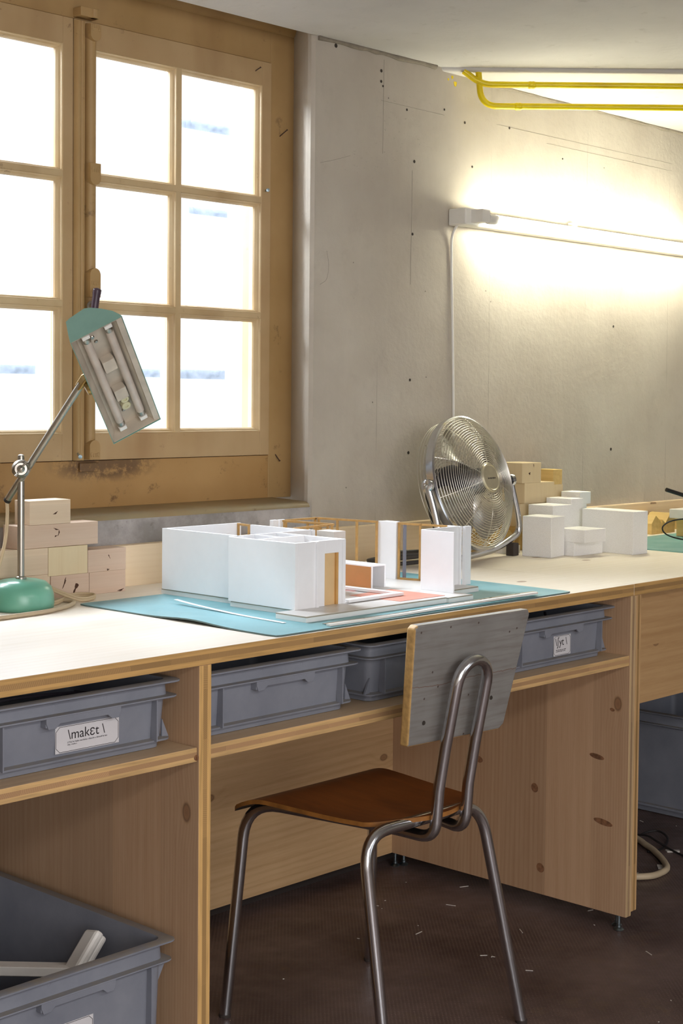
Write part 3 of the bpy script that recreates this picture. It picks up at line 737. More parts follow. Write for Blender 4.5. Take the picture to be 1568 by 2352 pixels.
def sticker(root, cx, yf, H, z0, xa, xb, za, zb, kind):
    y = face_y(yf, H, (za+zb)/2-z0) - 0.0012
    b = MB(); b.box(xa, xb, y-0.0004, y, za, zb); lb = b.build('paper_label', M['label'], root)
    w, h = xb-xa, zb-za; yo = y-0.0005; c = 0.16*h if kind == 'm' else 0.12*h; m = 0.035*h if kind == 'm' else 0.03*h
    P = [(xa+m+c, za+m), (xb-m-c, za+m), (xb-m, za+m+c), (xb-m, zb-m-c), (xb-m-c, zb-m), (xa+m+c, zb-m), (xa+m, zb-m-c), (xa+m, za+m+c)]
    b = MB(); t_ = 0.0004
    for i in range(8):
        p, q = Vector((P[i][0], 0, P[i][1])), Vector((P[(i+1) % 8][0], 0, P[(i+1) % 8][1])); d = (q-p).normalized(); n = Vector((-d.z, 0, d.x))*t_
        vs = [b.bm.verts.new((v.x, yo+dy, v.z)) for dy in (0, 0.0003) for v in (p-n-d*t_, q-n+d*t_, q+n+d*t_, p+n-d*t_)]
        b.face(vs[:4]); b.face(vs[4:][::-1])
        for k in range(4): b.face([vs[k], vs[(k+1) % 4], vs[4+(k+1) % 4], vs[4+k]])
    b.build('label_border', M['ink'], lb)
    X, Z = (1, 0, 0), (0, 0, 1)
    if kind == 'm':
        text_mesh('lettering', '\\mak\u025bt \\', h*0.52, M['ink'], lb, (xa+w*0.19, yo, za+h*0.47), X, Z, 0.98)
        text_mesh('small_print', "(1752) De l\u2019italien macchietta, \u00ab \u00e9bauche \u00bb, diminutif de mac-\nchia, \u00ab tache \u00bb", h*0.085, M['ink'], lb, (xa+w*0.185, yo, za+h*0.335), X, Z, 0.88)
    else:
        text_mesh('lettering', '\\\u0283yt \\', h*0.54, M['ink'], lb, (xa+w*0.10, yo, za+h*0.50), X, Z, 0.95)
        text_mesh('small_print', "Objet d\u2019une mati\u00e8re alors travaill\u00e9e\nen a parfois des objets de la ruine", h*0.068, M['ink'], lb, (xa+w*0.13, yo, za+h*0.26), X, Z, 0.88)
ZS = 0.6405
r1, cx, cy = make_bin(1.269, 1.922, ZS, 0.40, 0.30, 0.114, 'grey bin with the wide maket sticker on the shelf left of the upright')
sticker(r1, cx, 1.922, 0.114, ZS, 1.4245, 1.5495, 0.6640, 0.7065, 'm')
r2, _, _ = make_bin(1.713, 1.922, ZS, 0.40, 0.30, 0.114, 'unmarked grey bin on the middle shelf, right beside the wooden upright')
r3, _, _ = make_bin(2.138, 1.930, ZS, 0.40, 0.30, 0.114, 'grey bin on the shelf half hidden behind the chair backrest')
r4, cx, cy = make_bin(2.5645, 1.922, ZS, 0.40, 0.30, 0.114, 'grey bin with a small square sticker, at the right end of the shelf')
sticker(r4, cx, 1.922, 0.114, ZS, 2.7470, 2.8110, 0.6610, 0.7050, 's')
r5, cx, cy = make_bin(1.262, 1.924, 0.002, 0.40, 0.60, 0.318, 'deep open grey crate on the floor at lower left, holding white offcuts', low_flange=False, fl2=0.034)
r5['group'] = 'deep grey floor crates'
sticker(r5, cx, 1.924, 0.318, 0.0, 1.3745, 1.4995, 0.1915, 0.2340, 'm')
text_mesh('embossed_mark', 'UTZ RAKO', 0.012, M['plastic'], r5, (1.425, 1.924+0.0176, 0.297), (1, 0, 0), (0, 0, 1), 0.9, thick=0.0006)
r6, _, _ = make_bin(3.895, 1.98, 0.002, 0.40, 0.60, 0.302, 'deep grey crate in the shade under the right-hand bench', low_flange=False, fl2=0.034)
r6['group'] = 'deep grey floor crates'
b = MB(); b.prism([(y, z) for y, z in ((1.985, 0.022), (2.575, 0.022), (2.575, 0.028), (1.985, 0.028))], 3.905, 3.925, axis='X'); b.build('foot_flange', M['plastic'], r6)
# dark odds and ends in the shelf bins
def bits(x0, x1, y0, y1, z0, z1, label, cat='cable'):
    b = MB(); p = []
    for k in range(9): p.append((random.uniform(x0, x1), random.uniform(y0, y1), random.uniform(z0, z1)))
    b.tube(spline(p, 6), 0.003, 6)
    return tag(b.build('cable_bundle', M['darkfill'], loc=((x0+x1)/2, (y0+y1)/2, z0), smooth=60), label, cat)
bits(1.32, 1.60, 1.99, 2.16, 0.652, 0.752, 'dark tangled cable lying in the bin with the wide sticker')
bits(2.62, 2.90, 1.99, 2.16, 0.652, 0.745, 'dark tangled cable lying in the bin with the square sticker')
# white offcuts in the floor crate
b = MB()
p0, p1 = Vector((1.395, 2.318, 0.230)), Vector((1.585, 2.085, 0.235)); d = (p1-p0).normalized(); n = Vector((-d.y, d.x, 0))
for k, (o, h, zz) in enumerate(((0.0, 0.008, 0.012), (0.016, 0.007, 0.004), (0.030, 0.003, 0.010))):
    b.obox((p0+p1)/2 + n*(-0.015+o) + Vector((0, 0, zz)), (d, n, (0, 0, 1)), ((p1-p0).length/2, 0.008, h))
tag(b.build('plastic_profile', M['white'], loc=tuple(p0), bevel=0.0015), 'long white stepped plastic profile lying in the deep floor crate', 'profile')
b = MB(); ax = Vector((0.64, 0.02, 0.72)).normalized(); ay = Vector((0.0, 1.0, -0.2)).normalized(); az = ax.cross(ay); c0 = Vector((1.578, 2.085, 0.262))
b.obox(c0, (ax, ay, az), (0.055, 0.019, 0.009)); b.obox(c0+az*-0.014+ax*0.006, (ax, ay, az), (0.048, 0.014, 0.008))
tag(b.build('plastic_offcut', M['white'], loc=tuple(c0), bevel=0.006), 'short chunky white plastic offcut leaning up in the deep floor crate', 'offcut')

# ================================================================== THE CHAIR
ch = thing('chair', (2.23, 1.98, 0), 'tubular steel school chair with brown plywood seat and grey painted backrest board', 'chair')
TR = 0.0112
def mir(p): return p
# side rails run from the front feet under the seat and sweep up into the loop of the backrest
fl = [(2.026, 2.205, 0.0), (2.045, 2.175, 0.424), (2.180, 1.800, 0.418), (2.186, 1.738, 0.418), (2.186, 1.785, 0.60), (2.186, 1.752, 0.745)]
def side(A, knee, rear, low, x):
    pts = fillet([A, knee, rear, (x, 1.797, 0.4075), (x, 1.7895, 0.50)], [0.075, 0.03, 0.034], 8)
    pts += [Vector((x, 1.775, 0.58)), Vector((x, 1.760, 0.65)), Vector((x, 1.750, 0.698))]
    return pts
L = side((2.026, 2.205, 0), (2.050, 2.172, 0.432), (2.160, 1.890, 0.412), None, 2.174)
Rr = side((2.450, 2.205, 0), (2.422, 2.172, 0.432), (2.276, 1.890, 0.412), None, 2.262)
arc = [Vector((2.218-0.044*math.cos(a), 1.750-0.008*math.sin(a), 0.698+0.044*math.sin(a))) for a in [PI*k/12 for k in range(1, 12)]]
# split where the leg disappears below the seat so legs are parts of their own
def cut(pts, n): return pts[:n], pts[n-1:]
nleg = 1+9
la, lb_ = cut(L, nleg); ra, rb_ = cut(Rr, nleg)
b = MB(); b.tube(la, TR, 16); b.build('leg', M['chrome'], ch, smooth=60)
b = MB(); b.tube(ra, TR, 16); b.build('leg', M['chrome'], ch, smooth=60)
b = MB(); b.tube(lb_ + arc + rb_[::-1], TR, 16); b.build('back_loop', M['chrome'], ch, smooth=60)
# rear legs joined by a bar under the seat
rear = fillet([(2.020, 1.770, 0), (2.012, 1.828, 0.440), (2.340, 1.822, 0.440), (2.415, 1.771, 0)], [0.065, 0.065], 9)
k = len(rear)//2
mid0 = rear[:11]; mid1 = rear[10:12]; mid2 = rear[11:]
b = MB(); b.tube(mid0, TR, 16); b.build('leg', M['chrome'], ch, smooth=60)
b = MB(); b.tube(mid2, TR, 16); b.build('leg', M['chrome'], ch, smooth=60)
b = MB(); b.tube(mid1, TR, 16); b.build('cross_bar', M['chrome'], ch, smooth=60)
for x, y in ((2.026, 2.205), (2.450, 2.205), (2.020, 1.770), (2.415, 1.771)):
    b = MB(); b.lathe([(0.0118, 0.0), (0.0122, 0.003), (0.0122, 0.006)], (x, y, 0), (0, 0, 1), 16); b.build('foot_cap', M['rubber'], ch, smooth=40)
b = MB(); b.box(2.08, 2.37, 2.02, 2.05, 0.4265, 0.432); b.build('seat_bracket', M['black'], ch)
# plywood seat: dished, front edge rolled down, rounded corners
def seat():
    b = MB(); NX, NY = 22, 26; top = {}; bot = {}
    y0, y1 = 1.800, 2.192
    for j in range(NY+1):
        t = j/NY; y = y0+(y1-y0)*t
        hw = 0.137 + (0.187-0.137)*min(1, t*1.0)**0.8
        if t < 0.16: hw *= (1-(1-t/0.16)**2.4*0.36)
        if t > 0.95: hw -= 0.012*((t-0.95)/0.05)**2.2
        cxs = 2.204+0.008*t
        for i in range(NX+1):
            u = -1+2*i/NX; x = cxs+hw*u
            yy = y + (0.022*u*u*(1-t/0.3) if t < 0.3 else 0)
            z = 0.4480 - 0.009*math.exp(-((t-0.38)/0.25)**2)*(1-0.75*u*u)
            if t > 0.76: z -= 0.030*((t-0.76)/0.24)**2.1
            if t < 0.15: z += 0.004*(1-t/0.15)
            top[i, j] = b.bm.verts.new((x, yy, z)); bot[i, j] = b.bm.verts.new((x, yy, z-0.0085))
    for j in range(NY):
        for i in range(NX):
            b.face([top[i, j], top[i+1, j], top[i+1, j+1], top[i, j+1]]); b.face([bot[i, j], bot[i, j+1], bot[i+1, j+1], bot[i+1, j]], 1)
    for i in range(NX):
        b.face([top[i, 0], bot[i, 0], bot[i+1, 0], top[i+1, 0]], 2); b.face([top[i, NY], top[i+1, NY], bot[i+1, NY], bot[i, NY]], 2)
    for j in range(NY):
        b.face([top[0, j], top[0, j+1], bot[0, j+1], bot[0, j]], 2); b.face([top[NX, j], bot[NX, j], bot[NX, j+1], top[NX, j+1]], 2)
    return b
seat().build('seat', [M['seat'], M['black'], plain('ply_edge_worn', '#a06a30', 0.5, var=0.2)], ch, smooth=40)
# backrest board, screwed to the far side of the loop, leaning back
bk = MB(); th = 0.021
def bp(x, z, d):   # board point: z along height, d depth (0 = face towards the room)
    y = 1.800 - (z-0.60)*0.165 + d; return (x, y, z)
out = [(2.100, 0.589), (2.372, 0.581), (2.386, 0.590), (2.4175, 0.806), (2.411, 0.8155), (2.082, 0.8175), (2.0745, 0.811)]
fv = [bk.bm.verts.new(bp(x, z, 0.0)) for x, z in out]; bv = [bk.bm.verts.new(bp(x, z, th)) for x, z in out]
bk.face(fv, 0); bk.face(bv[::-1], 0)
for i in range(len(out)):
    j = (i+1) % len(out); bk.face([fv[i], bv[i], bv[j], fv[j]], 1 if i in (0, 1, 2, 6, 5) and i != 4 else 0)
bk.build('backrest', [M['backrest'], plain('raw_board_edge', '#d0a96a', 0.6, var=0.15, scale=90)], ch, bevel=0.004, segs=3)
for x, z in ((2.215, 0.655), (2.135, 0.63), (2.33, 0.65)):
    b = MB(); p = Vector(bp(x, z, -0.0012)); b.lathe([(0.0042, 0), (0.0035, 0.001)], p, (0, -1, 0.0), 12); b.build('screw_head', M['dark_hole'], ch)

# ================================================================== THE MODEL ON THE CUTTING MAT
ZM = ZT+0.003
# turquoise mat with a small wave lifting its front-left edge
b = MB(); NX, NY = 60, 24; x0, x1, y0, y1 = 1.866, 2.762, 1.906, 2.470; tv = {}; bv = {}
for i in range(NX+1):
    for j in range(NY+1):
        u, v = i/NX, j/NY; x = x0+(x1-x0)*u; y = y0+(y1-y0)*v
        lift = 0.0055*math.exp(-((v-0.40)/0.14)**2)*max(0, 1-u/0.10)**1.5
        cr = 0.006
        if (u == 0 or u == 1) and (v == 0 or v == 1): x += cr*0.6*(1 if u == 0 else -1); y += cr*0.6*(1 if v == 0 else -1)
        tv[i, j] = b.bm.verts.new((x, y, ZM+lift)); bv[i, j] = b.bm.verts.new((x, y, ZM-0.0028+lift))
for i in range(NX):
    for j in range(NY):
        b.face([tv[i, j], tv[i+1, j], tv[i+1, j+1], tv[i, j+1]]); b.face([bv[i, j], bv[i, j+1], bv[i+1, j+1], bv[i+1, j]], 1)
for i in range(NX):
    b.face([tv[i, 0], bv[i, 0], bv[i+1, 0], tv[i+1, 0]], 1); b.face([tv[i, NY], tv[i+1, NY], bv[i+1, NY], bv[i, NY]], 1)
for j in range(NY):
    b.face([tv[0, j], tv[0, j+1], bv[0, j+1], bv[0, j]], 1); b.face([tv[NX, j], bv[NX, j], bv[NX, j+1], tv[NX, j+1]], 1)
tag(b.build('cutting_mat', [M['mat'], M['mat_edge']], loc=(x0, y0, ZT), smooth=40), 'large turquoise cutting mat lying under the white architectural model', 'cutting mat')
b = MB(); b.box(3.70, 4.32, 1.93, 2.515, ZT+0.0002, ZM)
tag(b.build('cutting_mat', [M['mat2']], loc=(3.70, 1.93, ZT)), 'faded green cutting mat on the right-hand worktop behind the polystyrene blocks', 'cutting mat')

mo = thing('architectural_model', (2.3, 2.2, ZM), 'white foamboard architectural model of rooms with balsa window frames, roof left off', 'architectural model')
MP = lambda nm, ext, mat: (lambda b: (b.box(*ext), b.build(nm, mat, mo, bevel=0.0004))[1])(MB())
Z0 = ZM+0.0002; ZF = 0.8147; ZB = 0.8172; ZTOP = 0.9443
plan = [(2.012, 1.976), (2.418, 1.976), (2.418, 1.969), (2.497, 1.969), (2.497, 2.040), (2.612, 2.045), (2.612, 2.10), (2.61, 2.32), (2.60, 2.480), (2.088, 2.478), (2.088, 2.248), (2.062, 2.236), (2.062, 2.056), (2.012, 2.056)]
b = MB(); b.prism(plan, Z0, ZF); b.build('base_foam', M['foamcore'], mo)
def inset(P, d):
    return [(x+(d if x < 2.3 else -d), y+(d if y < 2.2 else -d)) for x, y in P]
b = MB(); b.prism(inset(plan, 0.0007), ZF, ZB-0.0004); b.build('base_board', M['greyboard'], mo)
b = MB(); b.prism(inset(plan, 0.002), ZB-0.0004, ZB); b.build('floor_card', M['paperfloor'], mo)
Wm = lambda x0, x1, y0, y1, z0=ZB, z1=ZTOP, nm='wall': MP(nm, (x0, x1, y0, y1, z0, z1), M['foamboard'])
# the two blocks of rooms at the left
Wm(2.0850, 2.0925, 2.2300, 2.4720); Wm(2.0880, 2.096, 2.4600, 2.4725)
Wm(2.0585, 2.0665, 2.052, 2.2385)          # proud long wall
Wm(2.0925, 2.305, 2.4660, 2.4720)          # back wall
Wm(2.0665, 2.1140, 2.0520, 2.0590)         # front return
Wm(2.1140, 2.1210, 2.0480, 2.0670)         # pilaster
Wm(2.1210, 2.1440, 2.0560, 2.0630)
Wm(2.1440, 2.1830, 2.0560, 2.0630, 0.9190, ZTOP)
Wm(2.1830, 2.1920, 2.0560, 2.0630)
MP('door_card', (2.1440, 2.1830, 2.0610, 2.0630, ZB, 0.9190), M['tan'])
MP('door_jamb', (2.1770, 2.1830, 2.0565, 2.0610, ZB, 0.9190), plain('tan_jamb', '#cf9f5c', 0.5))
Wm(2.1920, 2.2010, 2.0540, 2.2400)
Wm(2.0665, 2.3000, 2.2400, 2.2460)
Wm(2.0665, 2.1920, 2.1600, 2.1660)         # inner partition
Wm(2.1300, 2.1360, 2.1660, 2.2400)
Wm(2.2850, 2.2920, 2.2460, 2.4160)
Wm(2.2920, 2.3010, 2.2350, 2.2500)
# free standing pillar
MP('pillar', (2.3030, 2.3380, 2.1830, 2.2330, ZB, ZTOP-0.001), M['offwhite'])
# balsa frames
t = 0.0045
def frame(nm, p, q, posts, z0=ZB, z1=ZTOP, bottom=True, mat='balsa'):
    """strip frame between plan points p and q with posts at the given fractions"""
    p, q = Vector((*p, 0)), Vector((*q, 0)); d = (q-p).normalized(); n = Vector((-d.y, d.x, 0)); L_ = (q-p).length
    b = MB()
    for z in ([z1-t/2] + ([z0+t/2] if bottom else [])):
        b.obox((p+q)/2+Vector((0, 0, z)), (d, n, (0, 0, 1)), (L_/2, t/2, t/2))
    for f in posts: b.obox(p+d*(L_*f)+Vector((0, 0, (z0+z1)/2)), (d, n, (0, 0, 1)), (t/2, t/2, (z1-z0)/2-t*0.5))
    return b.build(nm, M[mat], mo)
frame('window_frame', (2.287, 2.420), (2.295, 2.466), (0.05, 0.95))
frame('window_frame', (2.543, 2.463), (2.572, 2.303), (0.02, 0.335, 0.66, 0.985))
frame('window_frame', (2.440, 2.466), (2.541, 2.466), (0.03, 0.97))
frame('window_frame', (2.428, 2.460), (2.446, 2.322), (0.03, 0.5, 0.75, 0.98))
frame('window_frame', (2.300, 2.300), (2.446, 2.320), (0.6, 0.85), mat='balsa')
frame('door_frame', (2.577, 2.246), (2.590, 2.190), (0.04, 0.96))
frame('window_frame', (2.591, 2.188), (2.600, 2.125), (0.96,))
MP('grey_reveal', (2.584, 2.594, 2.236, 2.2385, ZB, ZTOP-t), M['balsa_grey'])
MP('corner_panel', (2.404, 2.420, 2.466, 2.478, ZB, ZTOP), M['foamboard']); MP('corner_panel', (2.424, 2.442, 2.466, 2.474, ZB, ZTOP), M['foamboard'])
# wall pieces at the right
Wm(2.5740, 2.5830, 2.2500, 2.3040); Wm(2.583, 2.600, 2.262, 2.300)
Wm(2.4770, 2.4810, 2.0060, 2.0950)
Wm(2.4810, 2.6000, 2.0930, 2.0980); Wm(2.600, 2.606, 2.088, 2.125); Wm(2.606, 2.627, 2.079, 2.087)
# orange counter
b = MB(); b.box(2.4085, 2.4105, 2.1760, 2.3000, ZB, 0.8630); b.build('counter_front', M['orange'], mo)
b = MB(); b.box(2.4105, 2.4150, 2.1750, 2.3000, ZB, 0.8630); b.box(2.452, 2.456, 2.1750, 2.3000, ZB, 0.8630); b.box(2.4085, 2.456, 2.1750, 2.3000, 0.8630, 0.8655); b.build('counter_body', M['foamboard'], mo)
tag((lambda b: (b.prism([(2.430, 2.136), (2.436, 1.994), (2.300, 1.998), (2.292, 2.128)], ZB+0.0002, ZB+0.0007), b.build('paper_sheet', M['salmon'], loc=(2.36, 2.06, ZB)))[1])(MB()), 'salmon coloured paper sheet lying on the floor of the white model', 'paper')
tag((lambda b: (b.prism([(2.402, 2.250), (2.405, 2.170), (2.345, 2.165), (2.340, 2.245)], ZB+0.0002, ZB+0.0006), b.build('paper_sheet', M['pink'], loc=(2.37, 2.2, ZB)))[1])(MB()), 'pinkish paper sheet lying in front of the orange counter in the model', 'paper')
b = MB()
b.prism([(2.203, 2.046), (2.372, 2.050), (2.366, 2.205), (2.351, 2.205), (2.3575, 2.066), (2.205, 2.062)][::1], ZB+0.0012, ZB+0.0072)
tag(b.build('foam_angle', M['foamboard'], loc=(2.3, 2.1, ZB), bevel=0.0006), 'loose white L-shaped foam strip lying on the model floor over salmon paper', 'foam strip')

# strips and rulers on the mat
def ribbon(nm, mat, pts, w, th, label, cat, up_=None):
    P = spline(pts, 6); b = MB(); rs = []
    for i, p in enumerate(P):
        d = (P[min(i+1, len(P)-1)]-P[max(i-1, 0)]); d.z = 0; d.normalize(); n = Vector((-d.y, d.x, 0))*w/2
        rs.append([p-n, p+n, p+n+Vector((0, 0, th)), p-n+Vector((0, 0, th))])
    b.rings(rs); return tag(b.build(nm, mat, loc=tuple(P[0])), label, cat)
ribbon('paper_strip', M['foamboard'], [(2.006, 2.336, ZM+0.0085), (2.000, 2.270, ZM+0.005), (1.992, 2.160, ZM+0.0012), (1.985, 2.075, ZM+0.0006), (1.980, 2.000, ZM+0.0006)], 0.0085, 0.0008, 'narrow white strip with printed scale curling up on the mat left of the model', 'strip')
o_ = ribbon('aluminium_ruler', M['alu'], [(2.022, 1.938, ZM+0.0006), (2.2, 1.934, ZM+0.0006), (2.45, 1.935, ZM+0.004), (2.652, 1.925, ZM+0.0065)], 0.0125, 0.0012, 'thin pale ruler strip lying along the front edge of the turquoise mat', 'ruler')
ribbon('plastic_channel', M['white'], [(2.012, 1.920, ZM+0.0006), (2.2, 1.918, ZM+0.0006), (2.42, 1.918, ZM+0.003), (2.640, 1.913, ZM+0.005)], 0.009, 0.0038, 'pale channel profile lying beside the ruler, nearest the bench edge', 'profile')

# ------------------------------------------------------------------ wooden blocks on the left
def block(nm, ext, mat, label, grp='wooden blocks stacked beside the green lamp', marks=(), cat='wooden block'):
    x0, x1, y0, y1, z0, z1 = ext
    b = MB(); b.box(*ext); o = b.build(nm, mat, loc=((x0+x1)/2, (y0+y1)/2, z0), bevel=0.0009)
    tag(o, label, cat, grp)
    for k, (mx, mz, w, h, a0) in enumerate(marks):
        b = MB(); P = []
        for q in range(14):
            a = 2*PI*q/14; r = 1+0.35*math.sin(3*a+k)+0.2*math.sin(5*a); u, v = w*r*math.cos(a), h*r*math.sin(a)
            P.append((mx+u*math.cos(a0)-v*math.sin(a0), mz+u*math.sin(a0)+v*math.cos(a0)))
        b.prism(P, y0-0.0003, y0+0.0004, axis='Y'); b.build('knot', M['knot'], o)
    return o
block('wooden_block', (1.9790, 2.0750, 2.580, 2.632, ZT, 0.8498), M['block_pink'], 'bottom right wooden block of the left pile, dark stain at its lower corner', marks=[(2.062, 0.8065, 0.007, 0.0018, 0.2)])
block('wooden_block', (1.9735, 2.0745, 2.578, 2.632, 0.8500, 0.8975), M['block_pink'], 'pinkish wooden block resting on the bottom right block of the left pile', marks=[(2.029, 0.881, 0.0008, 0.005, 0.5), (2.026, 0.853, 0.003, 0.0018, 0)])
block('wooden_block', (1.8810, 1.9780, 2.580, 2.632, ZT, 0.8498), M['block_pink'], 'bottom block of the left pile with two dark knots, behind the lamp cable', marks=[(1.944, 0.822, 0.0035, 0.011, -0.5), (1.915, 0.834, 0.0016, 0.011, -0.35)])
block('wooden_block', (1.8735, 1.9725, 2.578, 2.632, 0.8500, 0.9090), M['block_v'], 'upright-grained pale block in the middle of the second row, left pile')
block('wooden_block', (1.6800, 1.8790, 2.580, 2.632, ZT, 0.8548), M['block_h'], 'bottom left wooden block of the pile, behind the green lamp base')
block('wooden_block', (1.6750, 1.8725, 2.578, 2.632, 0.8550, 0.9093), M['block_h'], 'second-row block of the left pile, cut off by the picture edge')
block('wooden_block', (1.8005, 2.0010, 2.580, 2.632, 0.9096, 0.9568), M['block_pink'], 'long third-row block with a curved dark knot, under the topmost block', marks=[(1.894, 0.946, 0.0058, 0.0013, -0.3), (1.9005, 0.938, 0.0013, 0.0055, -0.25), (1.893, 0.932, 0.0035, 0.0012, 0.3)])
block('wooden_block', (1.8285, 1.9300, 2.580, 2.632, 0.9570, 1.0060), M['block_h'], 'topmost wooden block of the left pile, with a small dark knot', marks=[(1.892, 0.979, 0.0052, 0.0016, 0.45)])

# ------------------------------------------------------------------ wooden blocks behind the fan
GR = 'wooden blocks stacked behind the fan'
block('wooden_block', (3.4250, 3.5130, 2.535, 2.612, 0.9880, 1.0435), M['block_v'], 'topmost wooden block right of the fan, with two dark knots', GR, marks=[(3.459, 1.014, 0.0036, 0.0034, 0.3), (3.478, 1.036, 0.0010, 0.004, 0.2)])
block('wooden_block', (3.4370, 3.5770, 2.535, 2.612, 0.9310, 0.9878), M['block_v'], 'wide wooden block right of the fan, second from the top', GR)
block('wooden_block', (3.4200, 3.5450, 2.537, 2.612, 0.8680, 0.9308), M['block_v'], 'wooden block half hidden by the fan rim, third from the top', GR)
block('wooden_block', (3.4150, 3.5400, 2.535, 2.612, ZT, 0.8678), M['block_y'], 'bottom wooden block of the pile behind the fan', GR)
block('wooden_block', (3.6320, 3.6760, 2.578, 2.636, 0.9750, 1.0180), M['block_y'], 'small notched wooden block at the right top of the pile', GR)
block('wooden_block', (3.6340, 3.6800, 2.578, 2.636, 0.9250, 0.9748), M['block_v'], 'wooden block carrying the small notched one', GR)
block('wooden_block', (3.6290, 3.6860, 2.578, 2.636, ZT, 0.9248), M['block_v'], 'tall narrow wooden block under the right column of the pile', GR)
block('wooden_block', (3.285, 3.37, 2.575, 2.620, ZT, 0.862), M['block_y'], 'yellowish wooden block seen through the lower fan grille', GR)
b = MB(); b.prism([(3.330, ZT), (3.408, ZT), (3.408, 0.840), (3.388, 0.860), (3.350, 0.860), (3.330, 0.840)], 2.545, 2.570, axis='Y')
tag(b.build('wooden_block', M['block_y'], loc=(3.37, 2.55, ZT), bevel=0.0008), 'house-shaped wooden block with chamfered top right behind the fan stand', 'wooden block', GR)
def house(nm, x0, prof, y0, y1, label):
    b = MB(); b.prism([(x0+x, ZT+z) for x, z in prof], y0, y1, axis='Y')
    tag(b.build(nm, M['block_y'], loc=(x0, y0, ZT), bevel=0.0006), label, 'wooden block', 'gabled wooden blocks by the backboard')
house('gabled_block', 4.125, [(0, 0), (0.060, 0), (0.060, 0.030), (0.045, 0.044), (0.024, 0.058), (0, 0.034)], 2.555, 2.625, 'small gabled wooden house block right beside the big polystyrene block')
house('gabled_block', 4.187, [(0, 0), (0.075, 0), (0.075, 0.052), (0.060, 0.062), (0.045, 0.060), (0.018, 0.032), (0.0, 0.044)], 2.555, 2.630, 'gabled wooden house block with two slopes, second from the big polystyrene block')
house('gabled_block', 4.36, [(0, 0), (0.10, 0), (0.10, 0.050), (0.0, 0.050)], 2.56, 2.630, 'flat-topped wooden block by the backboard at the right picture edge')
b = MB(); b.box(4.085, 4.26, 2.40, 2.47, 0.862, 0.890)
o_ = b.build('plaster_slab', M['offwhite'], loc=(4.1, 2.43, 0.862), bevel=0.002); tag(o_, 'small pale grey slab resting on a wooden block at the right edge', 'slab')
b = MB(); b.box(4.12, 4.25, 2.405, 2.465, ZM+0.0002, 0.8618); tag(b.build('wooden_block', M['block_y'], loc=(4.12, 2.43, ZM), bevel=0.0006), 'wooden block under the pale grey slab at the right edge', 'wooden block')
tag((lambda b: (b.obox((4.085, 2.395, 0.830), ((0.55, -0.1, -0.75), (0, 1, 0), (0.75, 0, 0.55)), (0.028, 0.002, 0.002)), b.build('wood_stick', M['block_v'], loc=(4.08, 2.385, 0.807)))[1])(MB()), 'thin pale stick leaning against the block under the grey slab', 'stick')

# ------------------------------------------------------------------ polystyrene blocks
def foamb(A, Bp, Cc, z0, z1, label, th=0.0):
    """A-B-C: three plan corners, B nearest"""
    A, Bp, Cc = Vector(A), Vector(Bp), Vector(Cc); D = A+Cc-Bp
    b = MB(); rs = []
    for z in (z0, z1): rs.append([(p.x, p.y, z) for p in (A, Bp, Cc, D)])
    b.rings(rs); o = b.build('polystyrene_block', M['foam'], loc=(Bp.x, Bp.y, z0), bevel=0.0012)
    return tag(o, label, 'polystyrene block', 'white polystyrene blocks on the right-hand worktop')
foamb((3.310, 2.447), (3.317, 2.358), (3.397, 2.372), ZT, 0.9097, 'upright white polystyrene block, nearest the fan foot')
foamb((3.408, 2.425), (3.400, 2.343), (3.536, 2.343), ZT, 0.8400, 'low white polystyrene block carrying a flat one, left of the big block')
foamb((3.402, 2.398), (3.400, 2.310), (3.494, 2.306), 0.8402, 0.8750, 'flat white polystyrene block lying on top of the low one')
foamb((3.556, 2.425), (3.549, 2.255), (3.619, 2.254), ZT, 0.9190, 'biggest white polystyrene block, at the right end of the group')
foamb((3.432, 2.518), (3.432, 2.435), (3.520, 2.435), ZT, 0.9310, 'white polystyrene block directly behind the upright one')
foamb((3.532, 2.530), (3.532, 2.445), (3.590, 2.445), ZT, 0.9450, 'tall white polystyrene block just left of and behind the big block')
foamb((3.660, 2.565), (3.660, 2.508), (3.700, 2.508), ZT, 0.9210, 'white polystyrene block under the rearmost overhanging one')
foamb((3.656, 2.567), (3.656, 2.502), (3.711, 2.502), 0.9212, 0.9560, 'rearmost white polystyrene block, perched high and overhanging')
foamb((3.312, 2.540), (3.312, 2.495), (3.366, 2.495), ZT, 0.824, 'small white polystyrene offcut on the table behind the fan foot')

# ================================================================== WALL LAMP, PIPES
lamp = thing('wall_lamp', (3.8, YW, 1.69), 'long white fluorescent batten lamp, lit, fixed to the concrete wall', 'lamp')
b = MB(); b.prism([(YW, 1.690), (YW-0.040, 1.690), (YW-0.045, 1.694), (YW-0.045, 1.722), (YW-0.040, 1.729), (YW, 1.729)], 3.262, 4.56, axis='X')
b.build('batten', M['white'], lamp, bevel=0.0015)
for x, s in ((3.262, 1), (4.545, -1)):
    b = MB(); b.box(x-0.012 if s > 0 else x, x+0.052 if s > 0 else x+0.027, YW-0.062, YW-0.002, 1.688, 1.733)
    b.build('end_cap', M['white'], lamp, bevel=0.004, segs=3)
    b = MB(); b.lathe([(0.014, 0), (0.0145, 0.010), (0.0135, 0.030), (0.011, 0.044), (0.006, 0.048)], (x+(0.045 if s > 0 else -0.02), YW-0.092, 1.705), (s, 0, 0), 20)
    b.box(x+0.012, x+0.046, YW-0.100, YW-0.055, 1.694, 1.728); b.build('tube_holder', M['white'], lamp, smooth=40)
b = MB(); b.box(3.81, 3.835, YW-0.020, YW, 1.729, 1.745); b.build('clip', M['white'], lamp, bevel=0.002)
b = MB(); b.lathe([(0.0125, 0), (0.013, 0.002), (0.013, 1.160), (0.0125, 1.162)], (3.352, YW-0.094, 1.703), (1, 0, 0), 20)
b.build('tube', M['tube_on'], lamp, smooth=40)
